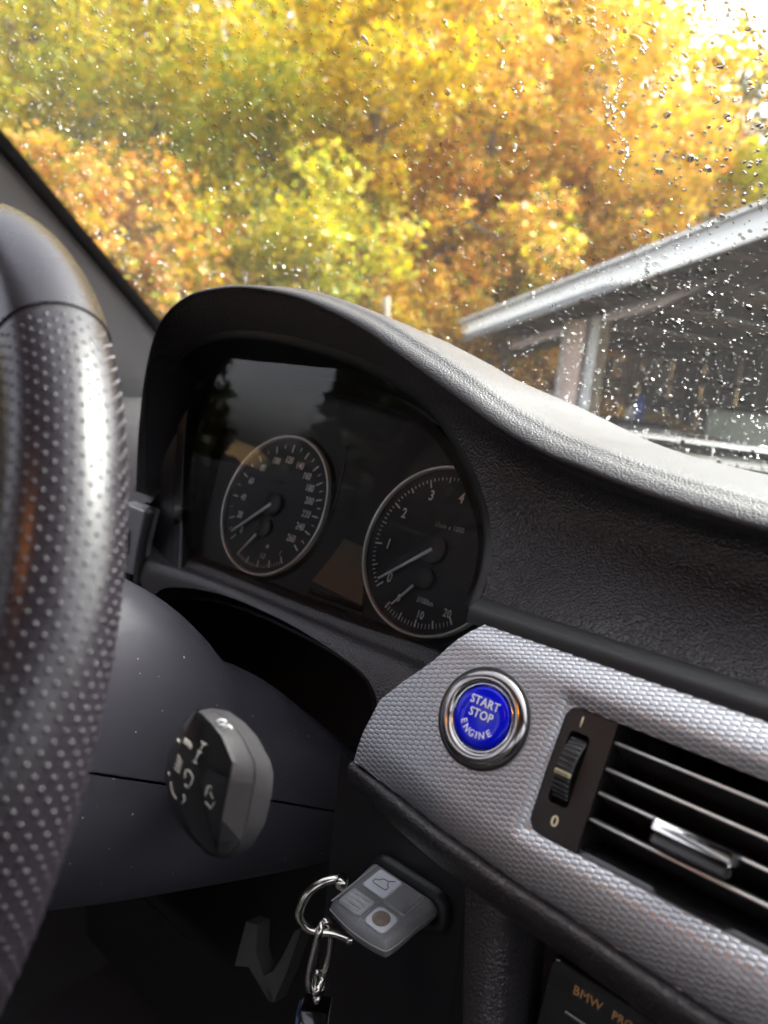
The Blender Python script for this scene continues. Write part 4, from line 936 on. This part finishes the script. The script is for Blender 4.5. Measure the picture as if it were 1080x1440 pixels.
st = [(.045, .046, .050, -.105), (.055, .052, .057, -.116), (.075, .057, .061, -.122), (.10, .060, .062, -.125), (.13, .062, .058, -.127), (.16, .063, .050, -.128), (.185, .064, .0385, -.128), (.205, .065, .026, -.127), (.225, .066, .0165, -.126), (.26, .069, .010, -.124), (.30, .073, -.006, -.120), (.34, .074, -.022, -.115)]
secs = [sec(l_, u_, d_, k_) for k_, l_, u_, d_ in st]
def half(upper, gap):
    rows = []
    for s_ in secs:
        k = s_[0][2]; sp = split_h(k) + (gap if upper else -gap)
        order = s_[-16:] + s_[:49] if upper else s_[28:] + s_[:5]
        R_ = []
        for x, y, z in order:
            y2 = max(y, sp) if upper else min(y, sp); R_.append((x if upper else x * .992, y2, z))
        rows.append([CF(*q) for q in R_])
    return rows
def cap(mb, fr_row): mb.add(fr_row, [tuple(range(len(fr_row)))])
def smooth_rows(rows): return [[c[i] for c in cols] for i in range(0)] 
for nm, up_ in (('upper_shroud', True), ('lower_shroud', False)):
    rr_ = half(up_, .0009); nc = len(rr_[0]); cols = [catmull([rr_[i][j] for i in range(len(rr_))], 4) for j in range(nc)]
    m = MB(); m.grid([[cols[j][i] for j in range(nc)] for i in range(len(cols[0]))]); cap(m, rr_[0]); m.build(nm, M['shroud'], colm, autosmooth=50)
m = MB(); m.tube([CF(x, split_h(k) , k) for x, k in ((.0, .05), (.0, .33))], .03, 8); m.build('column_core', M['matte'], colm)
m = MB(); m.tube([CF(0, 0, -.01), CF(0, -.005, .06)], .028, 20); m.build('column_shaft', M['matte'], colm)

# wiper stalk
stk = thing('wiper_stalk', 'grey wiper stalk knob with white symbols in front of the column', 'stalk', atD(310, 1100, .275))
SIL = [(275,998),(255,1022),(238,1055),(232,1090),(236,1122),(246,1150),(266,1178),(292,1202),(312,1208),(332,1206),(356,1188),(372,1160),(382,1120),(385,1090),(380,1070),(362,1036),(344,1016),(322,1000),(298,996)]
RID = [(276,1001),(262,1026),(250,1056),(245,1090),(249,1122),(258,1150),(274,1176),(294,1198),(307,1202),(307,1199),(308,1186),(312,1152),(318,1118),(324,1092),(327,1072),(312,1036),(298,1018),(284,1004),(278,1000)]
D0 = .283
def back3(u, v): # the knob narrows towards the stalk arm
    p = atD(u, v, D0); return p
outer = [back3(u, v) for u, v in SIL]
lowc = atD(312, 1105, .318); rear = [lowc + (atD(u, v, .318) - lowc) * .80 for u, v in SIL]
dep = [.2745, .2725, .2705, .2695, .2690, .2690, .2695, .271, .272, .268, .2655, .262, .2590, .2565, .2560, .259, .263, .268, .272]
ridge = [atD(u, v, d_) for (u, v), d_ in zip(RID, dep)]
n_s = len(SIL)
m = MB(); m.grid([rear, [a * .5 + b_ * .5 for a, b_ in zip(rear, outer)], outer], cu=True)
m.build('knob_back', M['knob'], stk)
# right hand flank in two strips, split by a seam
def strip(k0, k1, i0, i1, push=0.0, name='knob_flank', mat='knob', par=None):
    m = MB(); nrm = (CAM - ridge[13]); nrm = nrm / np.linalg.norm(nrm)
    rows = [[ridge[i] * (1 - k) + outer[i] * k + nrm * (push + .0016 * math.sin(math.pi * k)) for i in range(i0, i1 + 1)] for k in np.linspace(k0, k1, 5)]
    m.grid(rows); return m.build(name, M[mat], par or stk, autosmooth=40)
strip(.0, .53, 8, 18); strip(.56, 1.0, 8, 18)
m = MB(); m.grid([[ridge[i] * .48 + outer[i] * .52 - A(.0006, 0, .0004) for i in range(8, 19)], [ridge[i] * .42 + outer[i] * .58 - A(.0006, 0, .0004) for i in range(8, 19)]]); m.build('seam', M['matte'], stk)
# dark icon face on the left
cen = atD(282, 1100, .2655)
m = MB(); m.grid([[o_ for o_ in outer[0:9]], [r_ * .45 + o_ * .55 - ray(300, 1100) * .0012 for r_, o_ in zip(ridge[0:9], outer[0:9])], ridge[0:9]]); m.build('knob_rim', M['satin'], stk)
ringf = [ridge[i] for i in range(0, 9)] + [ridge[i] for i in range(10, 19)]
m = MB(); m.add(ringf + [cen], [(i, (i + 1) % len(ringf), len(ringf)) for i in range(len(ringf))]); fcap = m.build('icon_face', M['satin'], stk, autosmooth=40)
# raised button that wraps over the ridge
BP = [(292,1078),(323,1097),(312,1152),(308,1183),(296,1160),(284,1110)]; bd = [.2640, .2555, .2590, .2635, .2650, .2650]
bt_ = [atD(u, v, d_ - .0016) for (u, v), d_ in zip(BP, bd)]; bs_ = [atD(u, v, d_ + .002) for (u, v), d_ in zip(BP, bd)]
m = MB(); m.grid([bs_, bt_], cu=True); m.f.append(tuple(range(len(m.v) - 6, len(m.v)))); btn_ = m.build('stalk_button', M['knob'], stk, smooth=False)
BQ = [(323,1097),(357,1103),(352,1135),(338,1182),(308,1183),(312,1152)]; qd = [.2555, .2660, .2675, .2685, .2635, .2590]
q1 = [atD(u, v, d_ - .0018) for (u, v), d_ in zip(BQ, qd)]; q0 = [atD(u, v, d_ + .002) for (u, v), d_ in zip(BQ, qd)]
m = MB(); m.grid([q0, q1], cu=True); m.f.append(tuple(range(len(m.v) - 6, len(m.v)))); m.build('stalk_button_side', M['knob'], stk, smooth=False)
def Z(l): return [(220 + x / 6, 980 + y / 6) for x, y in l]
def symbol(lines, d_, mat='symbol', w_=.00026, par=None):
    m = MB()
    for P in lines: m.tube(catmull([atD(u, v, d_) for u, v in Z(P)], 2), w_, 6)
    return m.build('symbol', M[mat], par or stk)
symbol([[(375,380),(425,405)], [(400,395),(362,455)], [(345,455),(385,470)], [(362,465),(322,545)], [(305,540),(340,562)]], .2618)
symbol([[(180,355),(195,385)], [(235,352),(275,385),(300,425)], [(225,372),(262,405),(290,440)]], .2635)
for k in range(4): symbol([[(180 - k * 10, 490 + k * 34), (218 - k * 8, 560 + k * 27)]], .2642, 'symbol', .00022)
symbol([[(245,625),(270,618),(305,672),(298,715),(268,772)], [(245,625),(235,690)], [(235,735),(262,765)]], .2630)
symbol([[(120,720),(128,780),(150,835),(170,862)], [(225,822),(238,862),(215,900)], [(98,632),(110,662)]], .2655)
symbol([[(430,760),(455,755),(508,838),(500,875),(462,930)], [(430,760),(412,835)], [(410,885),(445,925),(455,945)], [(450,800),(475,860)]], .2604)
symbol([[(500,212),(545,192),(590,208)], [(570,262),(610,242),(640,268)], [(515,228),(575,232)]], .2640, 'white', .0003)
arm0 = CF(.055, -.046, .19); arm1 = atD(312, 1105, .305)
m = MB(); m.tube(catmull([arm0, arm0 * .5 + arm1 * .5 + A(0, 0, -.004), arm1], 4), list(np.linspace(.011, .018, 9)), 16); m.build('stalk_arm', M['satin'], stk)

# steering wheel
sw = thing('steering_wheel', 'black perforated leather steering wheel rim at the left edge, close up', 'steering wheel', WCen)
RW, RT = .187, .0185
def rimp(th, ph, dr=0.0, el_=1.0):
    c_, s_ = math.cos(th), math.sin(th); r_ = RW + (RT + dr) * math.cos(ph); return SF(r_ * c_, r_ * s_, (RT + dr) * math.sin(ph) * el_)
SEAM = R(50)
def rim_part(name, a0, a1, dr):
    m = MB(); m.grid([[rimp(t_, p_, dr) for p_ in np.linspace(0, 2 * math.pi, 49)[:-1]] for t_ in np.linspace(a0, a1, max(12, int(abs(a1 - a0) * 30)))], cu=True); return m.build(name, M['wheel'], sw)
rim_part('rim', R(-70), SEAM - .006, 0.0); rim_part('rim', SEAM + .004, R(180) - SEAM, 0.0006); rim_part('rim', R(180) - SEAM + .006, R(250), 0); rim_part('rim', R(250), R(290), .0004)
for a_s in (SEAM, R(180) - SEAM): m = MB(); m.tube([rimp(a_s, p_, -.0012) for p_ in np.linspace(0, 2 * math.pi, 41)[:-1]], .0012, 8, closed=True); m.build('seam', M['matte'], sw)
# perforation: small raised nubs in staggered rows
V, F = [], []; NP = 22; PP = .0027; rows_n = int(R(118) * RW / PP)
pk = [(1.0, -.0001), (.70, .00026), (.0, .0004)]
for side in (0, 1):
    for i in range(rows_n):
        th = R(-68) + i * PP / RW
        if th > SEAM - .02: break
        for j in range(NP):
            ph = 2 * math.pi * (j + .5 * (i % 2)) / NP
            T_ = math.pi - th if side else th
            if math.cos(ph) < -.72: continue
            c0 = rimp(T_, ph); n0 = rimp(T_, ph, .001) - c0; n0 /= np.linalg.norm(n0); t0 = rimp(T_ + .002, ph) - c0; t0 /= np.linalg.norm(t0); b0 = np.cross(n0, t0)
            k = len(V); rr0 = .00085
            for pr, ph_ in pk[:2]:
                for q in range(7): a = 2 * math.pi * q / 7; V.append(c0 + (t0 * math.cos(a) + b0 * math.sin(a)) * rr0 * pr + n0 * ph_)
            V.append(c0 + n0 * pk[2][1])
            for q in range(7):
                q2 = (q + 1) % 7; F.append((k + q, k + q2, k + 7 + q2, k + 7 + q)); F.append((k + 7 + q, k + 7 + q2, k + 14))
obj('perforation', V, F, M['wheel'], sw, kind='stuff')
m = MB(); m.lathe(SF.moved(0, -.005, -.03), [(.0, .022), (.05, .020), (.068, .012), (.075, 0), (.07, -.02)], 48); m.build('airbag_cover', M['black'], sw)
for a in (R(2), R(178), R(270)):
    c_, s_ = math.cos(a), math.sin(a); m = MB(); m.tube(catmull([SF(.06 * c_, .06 * s_, -.03), SF(.12 * c_, .12 * s_, -.016), SF(.178 * c_, .178 * s_, -.003)], 5), list(np.linspace(.020, .012, 11)), 14); m.build('spoke', M['satin'], sw)

# ================================================================== KEY, RINGS, FOOTWELL
KZ = -.1500
KFm = Fr(A(.0912, -.152, KZ), A(1, 0, 0), A(0, 1, 0), A(0, 0, 1)); tl = R(7)
KFm = Fr(KFm.o, KFm.x, A(0, math.cos(tl), math.sin(tl)))
key = thing('car_key', 'grey plastic car key fob pushed into the key slot', 'car key', KFm(0, .02, -.01))
ko = [(-.0195, .002), (-.0165, -.0005), (.0, -.0025), (.0155, -.001), (.0195, .003), (.0205, .02), (.0190, .048), (-.0190, .048), (-.0210, .02)]
ko = [tuple(p) for p in catmull([np.array(p) for p in ko], 3, closed=True)]
m = MB()
rows = []
for dz, ins__ in ((-.0125, .003), (-.0110, .0012), (-.0062, .0), (-.0058, .0004), (-.0054, .0), (-.0022, .0008), (-.0008, .0022), (0, .0042)):
    rows.append([KFm(x, y, dz) for x, y in inset(ko, ins__)])
m.grid(rows, cu=True); k = len(m.v); nn = len(ko); m.f.append(tuple(range(k - nn, k))); m.f.append(tuple(range(nn))[::-1]); body = m.build('key_body', M['keygrey'], key, autosmooth=45)
def kpad(x0, x1, y0, y1, z1, mat, name, par=None, r_=.0015, bev=.0006):
    m = MB(); m.prism(KFm, rrect(x0, x1, y0, y1, r_, 4), -.001, z1, bev); return m.build(name, M[mat], par or key, smooth=False)
kpad(-.0150, -.0012, .0020, .0135, .0009, 'keymid', 'lock_button')
for k in range(3): m = MB(); m.box(KFm, -.0135, -.0027, .0042 + k * .0030, .0054 + k * .0030, .0008, .0014, .0003); m.build('button_rib', M['keylight'], key)
tb_ = kpad(-.0140, .0010, .0185, .0330, .0009, 'keylight', 'trunk_button')
kpad(.0020, .0150, .0170, .0330, .0008, 'keygrey', 'unlock_button')
em = kpad(.0020, .0150, .0015, .0140, .0008, 'keylight', 'emblem_surround', r_=.003)
m = MB(); m.prism(KFm, [(.0085 + .0046 * math.cos(a), .0078 + .0046 * math.sin(a)) for a in np.linspace(0, 2 * math.pi, 25)[:-1]], .0006, .0014, .0002); m.build('worn_emblem', M['worn'], key, smooth=False)
for nm_, q_ in (('button_edge', rrect(-.0153, -.0009, .0017, .0138, .0016, 4)), ('button_edge', rrect(.0017, .0153, .0167, .0333, .0016, 4)), ('button_edge', rrect(.0017, .0153, .0012, .0143, .003, 4)), ('button_edge', rrect(-.0143, .0013, .0182, .0333, .0016, 4))):
    m = MB(); m.tube([KFm(x, y, .0004) for x, y in q_], .00026, 5, closed=True); m.build(nm_, M['keymid'], key)
m = MB(); m.tube([KFm(x, y, -.0058) for x, y in inset(ko, -.0001)], .0003, 5, closed=True); m.build('shell_seam', M['keymid'], key)
m = MB(); m.tube([KFm(.0005, y, .0002) for y in (-.0012, .0005, .0160)] , .0003, 5); m.build('centre_ridge', M['keymid'], key)
# car outline with open lid on the trunk button
carl = [(-.0045, 0), (-.0045, .0016), (-.0028, .002), (-.0012, .0040), (.0018, .0042), (.0030, .0024), (.0045, .0018), (.0045, 0), (.003, -.0004), (-.003, -.0004)]
kx = Fr(KFm(-.0065, .0245, .0011), KFm.x, KFm.y * 1.25)
m = MB(); m.tube([kx(x, y - .001, .0) for x, y in carl], .00026, 5, closed=True); m.tube([kx(.0020, .0034, 0), kx(.0046, .0052, 0)], .00026, 5); m.build('trunk_symbol', M['keygrey'], tb_)
m = MB(); m.grid([[KFm(-.0188, .0, .0004 - .0008), KFm(-.0188, .047, .0004 - .0008)], [KFm(-.0172, .0, .0004), KFm(-.0172, .047, .0004)]]); m.build('edge_band', M['keymid'], key)
# slot collar
slo = thing('key_slot', 'black oval key slot collar behind the key fob', 'key slot', A(.093, -.116, -.155))
SLF = Fr(A(.0935, -.1135, -.1535), A(1, 0, 0), A(0, 0, 1), A(0, -1, 0)); m = MB()
so1 = rrect(-.027, .027, -.0125, .0125, .011, 8); so2 = inset(so1, .004); so3 = inset(so1, .007)
m.grid([[SLF(x, y, -.001) for x, y in so1], [SLF(x, y, .0035) for x, y in inset(so1, .001)], [SLF(x, y, .0045) for x, y in so2], [SLF(x, y, .0030) for x, y in so3], [SLF(x, y, -.001) for x, y in so3]], cu=True); m.build('collar', M['black'], slo)
m = MB(); m.add([SLF(x, y, -.0005) for x, y in so3], [tuple(range(len(so3)))]); m.build('slot_well', M['matte'], slo)
# ring clipped to the key's corner: a shackle, an oval link and a hanging tag
lug = atY(478, 1241, -.152)
DK = .372
rng_px = [(488,1236),(470,1236),(450,1243),(432,1258),(422,1278),(422,1292),(432,1305),(448,1310),(468,1312),(492,1320)]
kr_ = thing('key_shackle', 'curved steel shackle clipped to the corner of the key', 'key ring', lug)
m = MB(); P = [atD(u, v, DK - .006 * math.sin(i / 9 * math.pi)) for i, (u, v) in enumerate(rng_px)]; m.tube(catmull(P, 5), .0022, 12); m.build('bow', M['steel'], kr_)
f_ = Fr(atD(480, 1241, DK - .004), CM[:, 0], -CM[:, 1], -CM[:, 2]); m = MB(); m.lathe(f_, [(0, .0036), (.0022, .0036), (.0030, .0030), (.0032, .001), (.0032, -.004), (0, -.004)], 20); m.build('screw_head', M['steel'], kr_)
f_ = Fr(atD(492, 1320, DK), CM[:, 0], -CM[:, 1], -CM[:, 2]); m = MB(); m.lathe(f_, [(0, .003), (.0018, .003), (.0022, .002), (.0022, -.003), (0, -.003)], 16); m.build('end_stud', M['steel'], kr_)
lk = thing('chain_link', 'oval steel chain link hanging from the key shackle', 'chain link', atD(450, 1345, DK))
lp_ = [(459,1296),(466,1306),(465,1330),(461,1352),(453,1375),(446,1392),(438,1394),(434,1384),(437,1360),(443,1335),(449,1310),(454,1298)]
m = MB(); P = [atD(u, v, DK - .003 + (.004 if i in (1, 2, 3, 4) else -.003 if i in (7, 8, 9, 10) else 0)) for i, (u, v) in enumerate(lp_)]; m.tube(catmull(P, 4, closed=True), .0020, 10, closed=True); m.build('link', M['steel'], lk)
lp2 = [(447,1366),(453,1372),(456,1384),(452,1396),(444,1398),(440,1390),(442,1374)]
m = MB(); P = [atD(u, v, DK + (.003 if i in (1, 2, 3) else -.003)) for i, (u, v) in enumerate(lp2)]; m.tube(catmull(P, 4, closed=True), .0013, 10, closed=True); m.build('swivel', M['steel'], lk)
tg = thing('key_tag', 'black and silver key tag hanging from the chain link', 'key tag', atD(446, 1420, DK))
top_ = atD(446, 1402, DK); f_ = Fr(top_, A(.80, .60, 0), A(-.60, .80, 0), A(0, 0, 1))
m = MB(); m.lathe(f_.moved(0, 0, -.001), [(0, .003), (.002, .0025), (.0026, .0), (.0026, -.002)], 16); m.build('cap', M['steel'], tg)
m = MB(); m.box(f_, -.0075, .0075, -.006, .006, -.045, -.0035, .0008); m.build('tag_body', M['gloss'], tg)
m = MB(); m.box(f_, -.0068, .0068, -.0074, -.0062, -.045, -.0115, .0003); m.build('tag_plate', M['keylight'], tg)
m = MB(); m.box(f_, -.0092, -.0077, -.0055, .0055, -.045, -.008, .0004); m.build('tag_strap', M['bluefob'], tg)
# V-shaped grey bracket in the footwell
DB = .52
vb = thing('footwell_bracket', 'grey V-shaped bracket in the dark footwell left of the key chain', 'bracket', atD(385, 1390, DB))
for P in ([(346,1296),(362,1300),(360,1340),(370,1372),(386,1408),(378,1408),(350,1360),(330,1358)], [(414,1310),(424,1306),(402,1370),(384,1410),(376,1405),(372,1372),(384,1366),(398,1344)]):
    f0 = [atD(u, v, DB) for u, v in P]; f1 = [atD(u, v, DB) + A(.0, .012, -.002) for u, v in P]; nP = len(P)
    m = MB(); m.add(f0 + f1, [tuple(range(nP)), tuple(range(nP, 2 * nP))[::-1]] + [(i, (i + 1) % nP, nP + (i + 1) % nP, nP + i) for i in range(nP)]); m.build('bracket_arm', plain('bracket_grey', (.05, .05, .048), .5), vb, smooth=False)
